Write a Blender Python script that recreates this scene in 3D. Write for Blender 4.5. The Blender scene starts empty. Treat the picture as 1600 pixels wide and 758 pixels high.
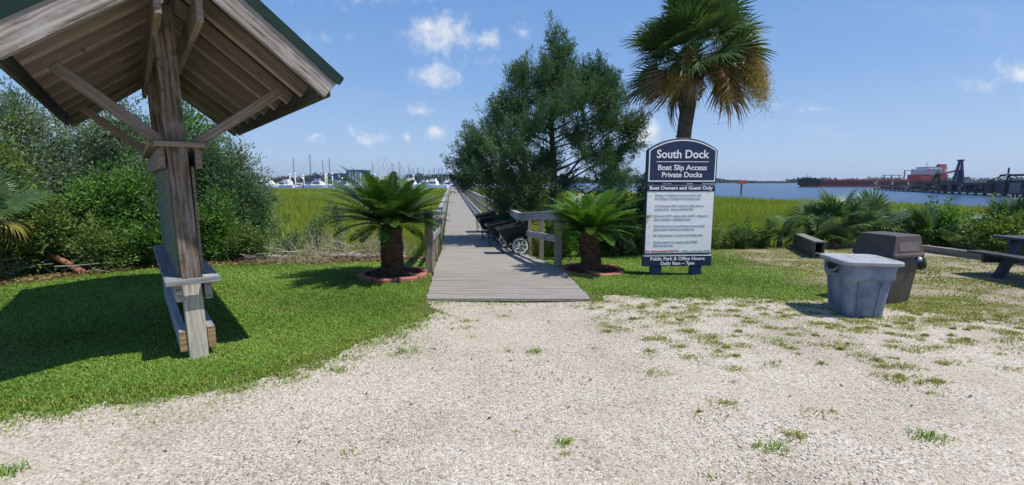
import bpy, bmesh, math, random
import numpy as np
from mathutils import Vector, Matrix

SC = bpy.context.scene
COL = SC.collection
R = math.radians
random.seed(7)
RNG = np.random.default_rng(11)

# ------------------------------------------------------------------ camera
cam_d = bpy.data.cameras.new('camera')
cam_d.sensor_width = 36.0
cam_d.lens = 36.0 * 700 / 1600
cam_d.clip_start = 0.05
cam_d.clip_end = 20000
cam = bpy.data.objects.new('camera', cam_d)
COL.objects.link(cam)
EYE = 1.6
cam.location = (0, 0, EYE)
cam.rotation_euler = (R(90) - math.atan(95 / 700), 0, 0)
SC.camera = cam

# ------------------------------------------------------------------ sun, sky, exposure
SUN_EL = R(62.5)
SH = Vector((0.955, -0.297))
SUN_DIR = Vector((math.cos(SUN_EL) * SH.x, math.cos(SUN_EL) * SH.y, math.sin(SUN_EL)))
sd = bpy.data.lights.new('sun', 'SUN')
sd.energy = 4.3
sd.angle = R(0.53)
sd.color = (1.0, 0.955, 0.88)
so = bpy.data.objects.new('sun', sd)
so.rotation_euler = SUN_DIR.to_track_quat('Z', 'Y').to_euler()
so.location = (20, -8, 40)
COL.objects.link(so)

W = bpy.data.worlds.new('World')
SC.world = W
W.use_nodes = True
wt = W.node_tree
wt.nodes.clear()
SC.view_settings.view_transform = 'Standard'
SC.view_settings.look = 'None'
SC.view_settings.gamma = 1.0
SC.view_settings.use_curve_mapping = False
SC.view_settings.exposure = 0.32
SC.cycles.max_bounces = 6
SC.cycles.transparent_max_bounces = 6
SC.cycles.use_denoising = True


class NT:
    """small wrapper that adds and links nodes"""
    def __init__(s, t): s.t = t
    def n(s, typ, ins=None, **kw):
        x = s.t.nodes.new(typ)
        for k, v in kw.items(): setattr(x, k, v)
        for k, v in (ins or {}).items():
            if isinstance(v, bpy.types.NodeSocket): s.t.links.new(v, x.inputs[k])
            else: x.inputs[k].default_value = v
        return x
    def link(s, a, b): s.t.links.new(a, b)
    def math(s, op, a, b=0.0, c=None, clamp=False):
        d = {0: a, 1: b}
        if c is not None: d[2] = c
        return s.n('ShaderNodeMath', d, operation=op, use_clamp=clamp).outputs[0]
    def vmath(s, op, a, b=(0, 0, 0)):
        return s.n('ShaderNodeVectorMath', {0: a, 1: b}, operation=op)
    def ramp(s, fac, stops):
        r = s.n('ShaderNodeValToRGB', {0: fac})
        e = r.color_ramp.elements
        while len(e) < len(stops): e.new(0.5)
        for i, (p, c) in enumerate(stops):
            e[i].position = p
            e[i].color = (*c, 1) if len(c) == 3 else c
        return r.outputs[0]
    def mix(s, f, a, b, mode='MIX'):
        x = s.n('ShaderNodeMix', data_type='RGBA', blend_type=mode)
        for i, v in ((0, f), (6, a), (7, b)):
            if isinstance(v, bpy.types.NodeSocket): s.t.links.new(v, x.inputs[i])
            else: x.inputs[i].default_value = v if i == 0 or len(v) == 4 else (*v, 1)
        return x.outputs[2]
    def smooth(s, v, a, b):
        return s.n('ShaderNodeMapRange', {0: v, 1: a, 2: b}, interpolation_type='SMOOTHSTEP').outputs[0]


def build_sky():
    t = NT(wt)
    sky = t.n('ShaderNodeTexSky', sky_type='NISHITA', sun_disc=False, sun_elevation=SUN_EL,
              sun_rotation=math.atan2(SH.x, SH.y), altitude=0, air_density=1.0, dust_density=0.6, ozone_density=1.6)
    d = t.n('ShaderNodeTexCoord').outputs['Generated']
    sx = t.n('ShaderNodeSeparateXYZ', {0: d})
    iy = t.math('DIVIDE', 1.0, t.math('MAXIMUM', sx.outputs[1], 0.02))
    u = t.math('MULTIPLY', sx.outputs[0], iy)
    v = t.math('MULTIPLY', sx.outputs[2], iy)
    uv = t.n('ShaderNodeCombineXYZ', {0: u, 1: v}).outputs[0]
    # fair-weather cumulus: azimuth tangent, height tangent, half sizes, density
    clouds = [(-.155, .31, .078, .044, 1), (-.05, .297, .040, .022, .8), (-.165, .226, .060, .028, 1), (.02, .32, .024, .016, .6),
              (-.194, .157, .036, .013, .8), (-.311, .093, .032, .020, .95), (-.35, .113, .022, .014, .6), (-.235, .097, .018, .012, .7),
              (-.161, .104, .030, .020, 1), (-.423, .088, .026, .010, .7), (-.61, .057, .042, .016, .85), (-.53, .06, .035, .014, .45),
              (.283, .110, .050, .034, 1.3), (1.09, .235, .060, .024, 1.0), (.645, .157, .042, .012, .6), (1.0, .207, .055, .020, .5),
              (1.16, .17, .06, .022, .7), (.57, .17, .03, .012, .4), (-.30, .38, .14, .02, .28), (-.42, .30, .10, .015, .25),
              (-.10, .255, .10, .02, .3), (.13, .215, .03, .018, .5), (-1.2, .30, .1, .06, .9), (-1.05, .12, .09, .025, .8)]
    wob = t.n('ShaderNodeTexNoise', {'Vector': uv, 'Scale': 16.0, 'Detail': 4.0, 'Roughness': .6})
    wv = t.vmath('MULTIPLY', t.vmath('SUBTRACT', wob.outputs['Color'], (.5, .5, .5)).outputs[0], (.075, .05, 0)).outputs[0]
    uvw = t.vmath('ADD', uv, wv).outputs[0]
    best = None
    for (a, b, ra, rb, k) in clouds:
        q = t.vmath('MULTIPLY', t.vmath('SUBTRACT', uvw, (a, b, 0)).outputs[0], (1 / ra, 1 / rb, 0))
        l = t.vmath('LENGTH', q.outputs[0]).outputs['Value']
        m = t.math('MULTIPLY', t.math('SUBTRACT', 1.32, l), k)
        best = m if best is None else t.math('MAXIMUM', best, m)
    nz = t.n('ShaderNodeTexNoise', {'Vector': uv, 'Scale': 38.0, 'Detail': 7.0, 'Roughness': .62}).outputs[0]
    dens = t.math('SUBTRACT', best, t.math('MULTIPLY', t.math('SUBTRACT', .60, nz), 1.9))
    f = t.math('MULTIPLY', t.smooth(dens, -.1, 1.35), .93)
    cirrus = t.n('ShaderNodeTexNoise', {'Vector': t.vmath('MULTIPLY', uv, (1.5, 6, 1)).outputs[0], 'Scale': 2.2, 'Detail': 6.0, 'Roughness': .6}).outputs[0]
    f2 = t.math('MULTIPLY', t.smooth(cirrus, .5, .8), .12)
    up = t.smooth(sx.outputs[1], 0.0, 0.1)
    fac = t.math('MULTIPLY', t.math('MAXIMUM', f, f2), up)
    shade = t.n('ShaderNodeTexNoise', {'Vector': t.vmath('ADD', uv, (.01, .014, 0)).outputs[0], 'Scale': 30.0, 'Detail': 4.0}).outputs[0]
    cc = t.ramp(shade, [(.3, (.50, .56, .64)), (.62, (.76, .77, .79))])
    skyc = t.mix(1.0, sky.outputs[0], (.098, .098, .098), 'MULTIPLY')
    # humid summer air: deep blue overhead, pale blue towards the horizon
    air = t.ramp(t.math('MAXIMUM', sx.outputs[2], 0.0), [(0.0, (.365, .505, .70)), (.06, (.315, .465, .70)), (.2, (.195, .355, .655)), (.45, (.10, .24, .575)), (1.0, (.065, .175, .48))])
    hsv = t.n('ShaderNodeHueSaturation', {'Color': t.mix(.85, skyc, air), 'Saturation': 1.0, 'Value': 1.0})
    col = t.mix(fac, hsv.outputs[0], cc)
    bg = t.n('ShaderNodeBackground', {'Color': col, 'Strength': 1.0})
    out = t.n('ShaderNodeOutputWorld')
    t.link(bg.outputs[0], out.inputs[0])


build_sky()

# ------------------------------------------------------------------ object helpers
def tag(o, label=None, cat=None, group=None, kind=None):
    if label: o['label'] = label
    if cat: o['category'] = cat
    if group: o['group'] = group
    if kind: o['kind'] = kind
    return o


def empty(name, loc=(0, 0, 0), rz=0.0):
    o = bpy.data.objects.new(name, None)
    o.location = loc
    o.rotation_euler = (0, 0, rz)
    o.empty_display_size = .2
    COL.objects.link(o)
    return o


def link(name, me, mat, parent=None, smooth=False):
    o = bpy.data.objects.new(name, me)
    if mat: me.materials.append(mat)
    if parent: o.parent = parent
    if smooth:
        me.polygons.foreach_set('use_smooth', [True] * len(me.polygons))
    COL.objects.link(o)
    return o


def copy_tree(o, parent=None):
    c = o.copy()
    COL.objects.link(c)
    if parent is not None: c.parent = parent
    for ch in list(o.children): copy_tree(ch, c)
    return c


def np_mesh(name, V, F, mat, parent=None, rnd=None, smooth=False):
    """mesh from arrays: V (n,3), F (m,k)"""
    V = np.asarray(V, np.float32)
    F = np.asarray(F, np.int32)
    me = bpy.data.meshes.new(name)
    m, k = F.shape
    me.vertices.add(len(V))
    me.vertices.foreach_set('co', V.ravel())
    me.loops.add(m * k)
    me.loops.foreach_set('vertex_index', F.ravel())
    me.polygons.add(m)
    me.polygons.foreach_set('loop_start', np.arange(0, m * k, k, dtype=np.int32))
    me.update(calc_edges=True)
    if rnd is not None:
        a = me.attributes.new('rnd', 'FLOAT', 'FACE')
        a.data.foreach_set('value', np.asarray(rnd, np.float32))
    return link(name, me, mat, parent, smooth)


class MB:
    """collects shapes with UVs (u along the grain, in metres) into one mesh"""
    def __init__(s): s.v = []; s.f = []; s.uv = []
    def add(s, vs, fs, uvs=None):
        b = len(s.v)
        s.v += [tuple(x) for x in vs]
        for i, f in enumerate(fs):
            s.f.append([b + k for k in f])
            s.uv.append(uvs[i] if uvs else [(vs[k][0], vs[k][1]) for k in f])
        return s
    def beam(s, p0, p1, w, h, up=(0, 0, 1), w1=None, h1=None):
        p0 = Vector(p0); p1 = Vector(p1)
        L = p1 - p0; l = L.length; d = L / l
        up = Vector(up)
        if abs(d.dot(up)) > .98: up = Vector((0, 1, 0))
        sd_ = d.cross(up).normalized(); u = sd_.cross(d).normalized()
        w1 = w if w1 is None else w1; h1 = h if h1 is None else h1
        vs = []
        for p, ww, hh in ((p0, w, h), (p1, w1, h1)):
            for a, b in ((-1, -1), (1, -1), (1, 1), (-1, 1)):
                vs.append(p + sd_ * (a * ww / 2) + u * (b * hh / 2))
        ou, ov = random.random() * 20, random.random() * 20
        fs = []; uv = []; acc = 0
        for i in range(4):
            j = (i + 1) % 4; ww = w if i % 2 == 0 else h
            fs.append((4 + i, 4 + j, j, i))
            uv.append([(ou + l, ov + acc), (ou + l, ov + acc + ww), (ou, ov + acc + ww), (ou, ov + acc)])
            acc += ww
        fs += [(0, 1, 2, 3), (7, 6, 5, 4)]
        e = [(ou, ov), (ou + w * .3, ov), (ou + w * .3, ov + h), (ou, ov + h)]
        uv += [e, e]
        return s.add(vs, fs, uv)
    def box(s, x0, x1, y0, y1, z0, z1):
        dx, dy, dz = x1 - x0, y1 - y0, z1 - z0
        xm, ym, zm = (x0 + x1) / 2, (y0 + y1) / 2, (z0 + z1) / 2
        if dx >= dy and dx >= dz: return s.beam((x0, ym, zm), (x1, ym, zm), dy, dz)
        if dy >= dz: return s.beam((xm, y0, zm), (xm, y1, zm), dx, dz)
        return s.beam((xm, ym, z0), (xm, ym, z1), dx, dy, up=(0, 1, 0))
    def tube(s, pts, rad, n=8, cap=True):
        pts = [Vector(p) for p in pts]
        if not isinstance(rad, (list, tuple)): rad = [rad] * len(pts)
        rings = []; prev = None; acc = 0; ou = random.random() * 9
        vs = []
        for i, p in enumerate(pts):
            d = (pts[min(i + 1, len(pts) - 1)] - pts[max(i - 1, 0)]).normalized()
            if prev is None:
                a = Vector((0, 0, 1)) if abs(d.z) < .9 else Vector((1, 0, 0))
                x = d.cross(a).normalized()
            else:
                x = (prev - d * prev.dot(d)).normalized()
            prev = x; y = d.cross(x)
            if i: acc += (p - pts[i - 1]).length
            rings.append(acc)
            for k in range(n):
                t = 2 * math.pi * k / n
                vs.append(p + (x * math.cos(t) + y * math.sin(t)) * rad[i])
        fs = []; uv = []
        for i in range(len(pts) - 1):
            for k in range(n):
                k2 = (k + 1) % n
                fs.append((i * n + k, i * n + k2, (i + 1) * n + k2, (i + 1) * n + k))
                q = 2 * math.pi * max(rad[i], .002) / n
                uv.append([(ou + rings[i], k * q), (ou + rings[i], (k + 1) * q), (ou + rings[i + 1], (k + 1) * q), (ou + rings[i + 1], k * q)])
        if cap:
            for base, rev in ((0, True), ((len(pts) - 1) * n, False)):
                f = [base + k for k in range(n)]
                fs.append(f[::-1] if rev else f)
                uv.append([(math.cos(2 * math.pi * k / n) * .05, math.sin(2 * math.pi * k / n) * .05) for k in range(n)])
        return s.add(vs, fs, uv)
    def loft(s, loops, cap0=True, cap1=True):
        n = len(loops[0]); vs = [v for l in loops for v in l]; fs = []; 
        for i in range(len(loops) - 1):
            for k in range(n):
                k2 = (k + 1) % n
                fs.append((i * n + k, i * n + k2, (i + 1) * n + k2, (i + 1) * n + k))
        if cap0: fs.append([k for k in range(n)][::-1])
        if cap1: fs.append([(len(loops) - 1) * n + k for k in range(n)])
        return s.add(vs, fs)
    def lathe(s, prof, c=(0, 0, 0), n=24):
        loops = [[(c[0] + r * math.cos(2 * math.pi * k / n), c[1] + r * math.sin(2 * math.pi * k / n), c[2] + z) for k in range(n)] for r, z in prof]
        return s.loft(loops)
    def build(s, name, mat, parent=None, smooth=False, bevel=0):
        me = bpy.data.meshes.new(name)
        me.from_pydata(s.v, [], s.f)
        ul = me.uv_layers.new(name='UVMap')
        ul.data.foreach_set('uv', [c for f in s.uv for p in f for c in p])
        o = link(name, me, mat, parent, smooth)
        if bevel:
            b = o.modifiers.new('bevel', 'BEVEL'); b.width = bevel; b.segments = 1; b.limit_method = 'ANGLE'
        return o


# ------------------------------------------------------------------ materials
def new_mat(name):
    m = bpy.data.materials.new(name)
    m.use_nodes = True
    t = NT(m.node_tree)
    p = m.node_tree.nodes['Principled BSDF']
    return m, t, p


def plain(name, col, rough=.6, metal=0.0, var=.12, scale=6.0, bump=0.0, spec=.5):
    m, t, p = new_mat(name)
    co = t.n('ShaderNodeTexCoord').outputs['Object']
    nz = t.n('ShaderNodeTexNoise', {'Vector': co, 'Scale': scale, 'Detail': 6.0, 'Roughness': .6}).outputs[0]
    c0 = tuple(max(0, c * (1 - var)) for c in col); c1 = tuple(min(1, c * (1 + var)) for c in col)
    t.link(t.ramp(nz, [(.3, c0), (.7, c1)]), p.inputs['Base Color'])
    t.link(t.math('MULTIPLY_ADD', nz, .2, rough - .1), p.inputs['Roughness'])
    p.inputs['Metallic'].default_value = metal
    p.inputs['Specular IOR Level'].default_value = spec
    if bump:
        b = t.n('ShaderNodeBump', {'Height': nz, 'Strength': .5, 'Distance': bump})
        t.link(b.outputs[0], p.inputs['Normal'])
    return m


def wood(name, dark, mid, light, scale=1.0, grey=None, greyamt=.5, rough=.82, bump=.004, stain=None):
    m, t, p = new_mat(name)
    uv = t.n('ShaderNodeTexCoord').outputs['UV']
    v = t.vmath('MULTIPLY', uv, (1.6 * scale, 46 * scale, 1)).outputs[0]
    warp = t.n('ShaderNodeTexNoise', {'Vector': t.vmath('MULTIPLY', uv, (1.1, 6, 1)).outputs[0], 'Scale': 1.6, 'Detail': 3.0})
    vv = t.vmath('ADD', v, t.vmath('MULTIPLY', t.vmath('SUBTRACT', warp.outputs['Color'], (.5, .5, .5)).outputs[0], (0, 3.2, 0)).outputs[0]).outputs[0]
    g = t.n('ShaderNodeTexNoise', {'Vector': vv, 'Scale': 1.0, 'Detail': 7.0, 'Roughness': .65}).outputs[0]
    ring = t.n('ShaderNodeTexWave', {'Vector': t.vmath('MULTIPLY', vv, (.02, 1, 1)).outputs[0], 'Scale': .16, 'Distortion': 3.0, 'Detail': 3.0, 'Detail Scale': 1.2}, bands_direction='Y').outputs[1]
    h = t.math('ADD', t.math('MULTIPLY', g, .80), t.math('MULTIPLY', ring, .20))
    c = t.ramp(h, [(.28, dark), (.47, mid), (.72, light)])
    blot = t.n('ShaderNodeTexNoise', {'Vector': t.vmath('MULTIPLY', uv, (1.3, 4, 1)).outputs[0], 'Scale': 2.2, 'Detail': 5.0, 'Roughness': .7}).outputs[0]
    if grey:
        gc = t.mix(t.smooth(g, .3, .6), tuple(x * .55 for x in grey), grey)
        c = t.mix(t.math('MULTIPLY', t.smooth(blot, .62 - greyamt * .5, .85 - greyamt * .5), .9), c, gc)
    crack = t.n('ShaderNodeTexNoise', {'Vector': t.vmath('MULTIPLY', vv, (.35, .45, 1)).outputs[0], 'Scale': 1.0, 'Detail': 2.0}).outputs[0]
    ck = t.smooth(t.math('ABSOLUTE', t.math('SUBTRACT', crack, .5)), .0, .012)
    c = t.mix(t.math('MULTIPLY', t.math('SUBTRACT', 1.0, ck), .55), c, tuple(x * .25 for x in dark))
    if stain:
        st = t.n('ShaderNodeTexNoise', {'Vector': uv, 'Scale': 9.0, 'Detail': 5.0}).outputs[0]
        c = t.mix(t.math('MULTIPLY', t.smooth(st, .56, .68), .75), c, stain)
    orn = t.n('ShaderNodeObjectInfo').outputs['Random']
    c = t.mix(1.0, c, t.ramp(orn, [(0, (.74, .73, .71)), (.5, (.94, .94, .94)), (1, (1.14, 1.13, 1.12))]), 'MULTIPLY')
    t.link(c, p.inputs['Base Color'])
    p.inputs['Roughness'].default_value = rough
    p.inputs['Specular IOR Level'].default_value = .3
    hh = t.math('ADD', h, t.math('MULTIPLY', ck, .5))
    b = t.n('ShaderNodeBump', {'Height': hh, 'Strength': .7, 'Distance': bump})
    t.link(b.outputs[0], p.inputs['Normal'])
    return m


def leafmat(name, dark, mid, light, trans=.3, rough=.5, patch=0.0, patchcol=(.2, .2, .05), pscale=.6, spec=.35):
    m, t, p = new_mat(name)
    a = t.n('ShaderNodeAttribute', attribute_name='rnd').outputs['Fac']
    c = t.ramp(a, [(.05, dark), (.5, mid), (.95, light)])
    if patch:
        co = t.n('ShaderNodeTexCoord').outputs['Object']
        nz = t.n('ShaderNodeTexNoise', {'Vector': co, 'Scale': pscale, 'Detail': 4.0, 'Roughness': .6}).outputs[0]
        c = t.mix(t.math('MULTIPLY', t.smooth(nz, .45, .65), patch), c, patchcol)
    t.link(c, p.inputs['Base Color'])
    p.inputs['Roughness'].default_value = rough
    p.inputs['Specular IOR Level'].default_value = spec
    tr = t.n('ShaderNodeBsdfTranslucent', {'Color': t.mix(1.0, c, (1.0, 1.05, .55), 'MULTIPLY')})
    mx = t.n('ShaderNodeMixShader', {0: trans, 1: p.outputs[0], 2: tr.outputs[0]})
    t.link(mx.outputs[0], m.node_tree.nodes['Material Output'].inputs[0])
    return m


M = {}
M['kiosk'] = wood('weathered_brown_timber', (.14, .11, .084), (.225, .18, .137), (.31, .255, .20), grey=(.27, .24, .21), greyamt=.25)
M['kiosk_post'] = wood('cracked_post_timber', (.05, .036, .026), (.17, .125, .088), (.31, .245, .185), grey=(.33, .30, .27), greyamt=.35, stain=(.05, .075, .045))
M['kiosk_grey'] = wood('silvered_rake_timber', (.065, .05, .042), (.21, .18, .155), (.46, .43, .39), grey=(.40, .38, .35), greyamt=.45, scale=.8, bump=.007)
M['shelf'] = wood('blue_grey_plank', (.12, .115, .115), (.24, .235, .235), (.36, .35, .34), grey=(.33, .335, .35), greyamt=.8)
M['under'] = wood('roof_underside_plywood', (.075, .055, .038), (.105, .078, .054), (.14, .105, .075), scale=.5, bump=.001)  # darkened to stand for the shade between the rafters
M['foot'] = wood('sunlit_bleached_post_foot', (.22, .185, .14), (.42, .37, .30), (.56, .51, .43), grey=(.50, .465, .40), greyamt=.5)  # sunlight on the foot is painted in along with the bleaching
M['rafter'] = wood('tan_rafter_timber', (.205, .165, .125), (.275, .225, .175), (.335, .28, .225))
M['edgelight'] = wood('bounce_lit_rafter_edge', (.30, .235, .17), (.42, .34, .25), (.50, .42, .32))  # paler tone paints in light bounced up from the ground
M['algae'] = wood('algae_stained_panel', (.05, .065, .045), (.12, .15, .115), (.20, .22, .18), grey=(.20, .23, .17), greyamt=.4, stain=(.20, .25, .10))
M['rail'] = wood('grey_rail_timber', (.14, .125, .10), (.29, .27, .235), (.42, .40, .36), grey=(.40, .40, .39), greyamt=.5)
M['railpost'] = wood('tan_grey_post_timber', (.12, .10, .07), (.28, .24, .18), (.42, .37, .29), grey=(.38, .36, .32), greyamt=.4)
M['cap'] = wood('bleached_cap_timber', (.20, .20, .195), (.34, .34, .335), (.45, .45, .445), grey=(.43, .435, .44), greyamt=.7)
M['deck'] = wood('grey_deck_boards', (.25, .23, .20), (.37, .343, .30), (.44, .41, .365), grey=(.41, .382, .34), greyamt=.6, scale=.8, bump=.002)
M['darkwood'] = wood('dark_landscape_timber', (.03, .03, .028), (.075, .072, .066), (.14, .135, .12), grey=(.16, .16, .15), greyamt=.3)
M['tan_end'] = wood('cut_end_timber', (.19, .11, .055), (.33, .20, .11), (.45, .30, .18))
M['greyedge'] = wood('grey_landscape_timber', (.12, .115, .10), (.22, .21, .185), (.33, .31, .28))
M['table'] = wood('painted_dark_table', (.022, .024, .03), (.05, .055, .066), (.10, .11, .13), grey=(.15, .165, .19), greyamt=.3)
M['greenmetal'] = plain('green_roof_metal', (.006, .026, .019), .65, .0, .25, 3.0, 0, .2)
M['navy'] = plain('navy_sign_paint', (.012, .022, .075), .38, 0, .08, 2.0)
M['signwhite'] = plain('white_sign_panel', (.86, .86, .85), .45, 0, .03, 3.0)
M['ink'] = plain('grey_print', (.50, .51, .54), .6, 0, .1)
M['redink'] = plain('red_print', (.60, .10, .09), .6, 0, .1)
M['black_plastic'] = plain('black_tub_plastic', (.014, .014, .016), .42, 0, .3, 9.0)
M['black_tube'] = plain('black_tubing', (.012, .012, .013), .38, .0, .2)
M['rubber'] = plain('black_tyre_rubber', (.018, .018, .018), .85, 0, .2)
M['wheelwhite'] = plain('white_wheel_plastic', (.72, .72, .70), .45, 0, .06)
M['mulch'] = plain('brown_mulch', (.075, .042, .026), .95, 0, .7, 40.0, .03)
M['brick'] = plain('red_edging_concrete', (.34, .135, .095), .85, 0, .28, 9.0, .006)
M['bark'] = plain('dark_bark', (.085, .065, .05), .95, 0, .55, 14.0, .03)
M['palmbark'] = plain('grey_palm_bark', (.095, .078, .06), .95, 0, .6, 11.0, .04)
M['sagobark'] = plain('brown_scaly_trunk', (.12, .068, .04), .95, 0, .65, 13.0, .02)
M['deadwood'] = plain('bleached_deadwood', (.36, .31, .25), .9, 0, .35, 9.0)
M['redlog'] = plain('reddish_log', (.27, .115, .065), .9, 0, .45, 9.0, .01)
M['bag'] = plain('black_bin_bag', (.012, .013, .017), .28, 0, .2)
M['boatwhite'] = plain('white_gelcoat', (.78, .79, .80), .35, 0, .05)
M['boatblue'] = plain('blue_canvas', (.02, .06, .25), .8, 0, .2)
M['boatred'] = plain('dark_red_canvas', (.28, .03, .05), .8, 0, .2)
M['boatpale'] = plain('pale_blue_hull', (.30, .40, .62), .4, 0, .06)
M['boatglass'] = plain('dark_boat_window', (.02, .03, .05), .15, 0, .1)
M['mast'] = plain('grey_mast_metal', (.42, .43, .45), .4, .3, .1)
M['darkmast'] = plain('dark_mast_metal', (.10, .105, .12), .4, .2, .1)
M['piling'] = plain('marina_piling_timber', (.55, .53, .50), .85, 0, .3, 3.0)
M['dock'] = plain('marina_dock_boards', (.42, .42, .40), .8, 0, .2, 1.0)
M['bluewall'] = plain('blue_cladding', (.035, .14, .40), .6, 0, .12, .2)
M['greywall'] = plain('blue_grey_cladding', (.22, .30, .42), .6, 0, .12, .2)
M['bluecap'] = plain('deep_blue_fascia', (.02, .06, .18), .6, 0, .12, .2)
M['crane'] = plain('haze_blue_crane_steel', (.06, .16, .38), .5, 0, .1, .1)  # bluish haze of the distance is put into the steel colour
M['hullblack'] = plain('black_ship_hull', (.02, .018, .02), .55, 0, .3, .2)
M['hullred'] = plain('red_ship_paint', (.25, .045, .035), .6, 0, .25, .15)
M['shipred'] = plain('red_superstructure', (.36, .07, .06), .55, 0, .15, .2)
M['shipwhite'] = plain('white_superstructure', (.62, .60, .60), .5, 0, .1, .2)
M['steel'] = plain('dark_dock_steel', (.035, .045, .06), .6, .2, .3, .3)
M['bluesteel'] = plain('blue_loader_steel', (.03, .045, .11), .5, .1, .2, .3)
M['shed'] = plain('pale_shed_wall', (.55, .58, .60), .6, 0, .1, .3)
M['rust'] = plain('brown_dock_timber', (.07, .055, .045), .85, 0, .4, .4)
M['marker'] = plain('red_marker_board', (.65, .09, .04), .5, 0, .1)

M['cedar'] = leafmat('cedar_foliage', (.044, .094, .042), (.088, .165, .074), (.155, .250, .116), .30, .6, spec=.3)
M['cedar_grey'] = leafmat('grey_green_foliage', (.070, .116, .056), (.138, .198, .106), (.245, .305, .195), .32, .65, spec=.3)
M['bright'] = leafmat('bright_shrub_foliage', (.042, .120, .020), (.095, .215, .036), (.180, .320, .064), .38, .5, spec=.3)
M['olive'] = leafmat('olive_shrub_foliage', (.070, .128, .028), (.145, .230, .052), (.255, .325, .090), .38, .55, spec=.3)
M['dark'] = leafmat('dark_shrub_foliage', (.036, .084, .028), (.075, .150, .050), (.135, .225, .080), .32, .55, spec=.3)
M['fan'] = leafmat('fan_palm_fronds', (.030, .070, .022), (.062, .122, .036), (.130, .185, .070), .26, .42, spec=.3)
M['saw'] = leafmat('saw_palmetto_fronds', (.045, .095, .036), (.095, .170, .066), (.215, .275, .140), .30, .42, spec=.3)
M['deadfan'] = leafmat('brown_dead_fronds', (.11, .062, .028), (.25, .155, .068), (.42, .30, .15), .28, .75, spec=.3)
M['yellowfan'] = leafmat('yellowing_fronds', (.11, .11, .02), (.25, .22, .04), (.42, .36, .09), .3, .55)
M['golden'] = leafmat('golden_fruit_stalks', (.17, .125, .035), (.36, .265, .075), (.56, .43, .15), .25, .75, spec=.3)
M['sago'] = leafmat('sago_fronds', (.022, .060, .012), (.054, .122, .022), (.105, .195, .038), .26, .42, spec=.3)
M['sago_light'] = leafmat('fresh_sago_fronds', (.028, .080, .010), (.068, .160, .020), (.140, .250, .042), .34, .42, spec=.3)
M['lawnblade'] = leafmat('lawn_grass', (.092, .175, .018), (.178, .330, .036), (.290, .440, .075), .40, .5, .28, (.27, .35, .055), .8)
M['dryblade'] = leafmat('dry_lawn_grass', (.15, .19, .028), (.27, .30, .055), (.42, .40, .13), .3, .6)
M['marsh'] = leafmat('marsh_grass', (.13, .185, .016), (.27, .33, .028), (.40, .42, .05), .38, .5, .5, (.17, .23, .022), .045)
M['reed'] = leafmat('marsh_reeds', (.12, .165, .022), (.24, .28, .045), (.39, .38, .11), .3, .6)
M['drystem'] = leafmat('dry_weed_stems', (.14, .105, .06), (.26, .205, .13), (.42, .35, .24), .2, .8)
M['yellowherb'] = leafmat('yellow_green_herbs', (.10, .14, .01), (.22, .25, .015), (.42, .38, .02), .3, .6)
M['farwood'] = leafmat('far_woodland', (.014, .030, .016), (.028, .052, .026), (.050, .080, .038), .1, .8)


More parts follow.
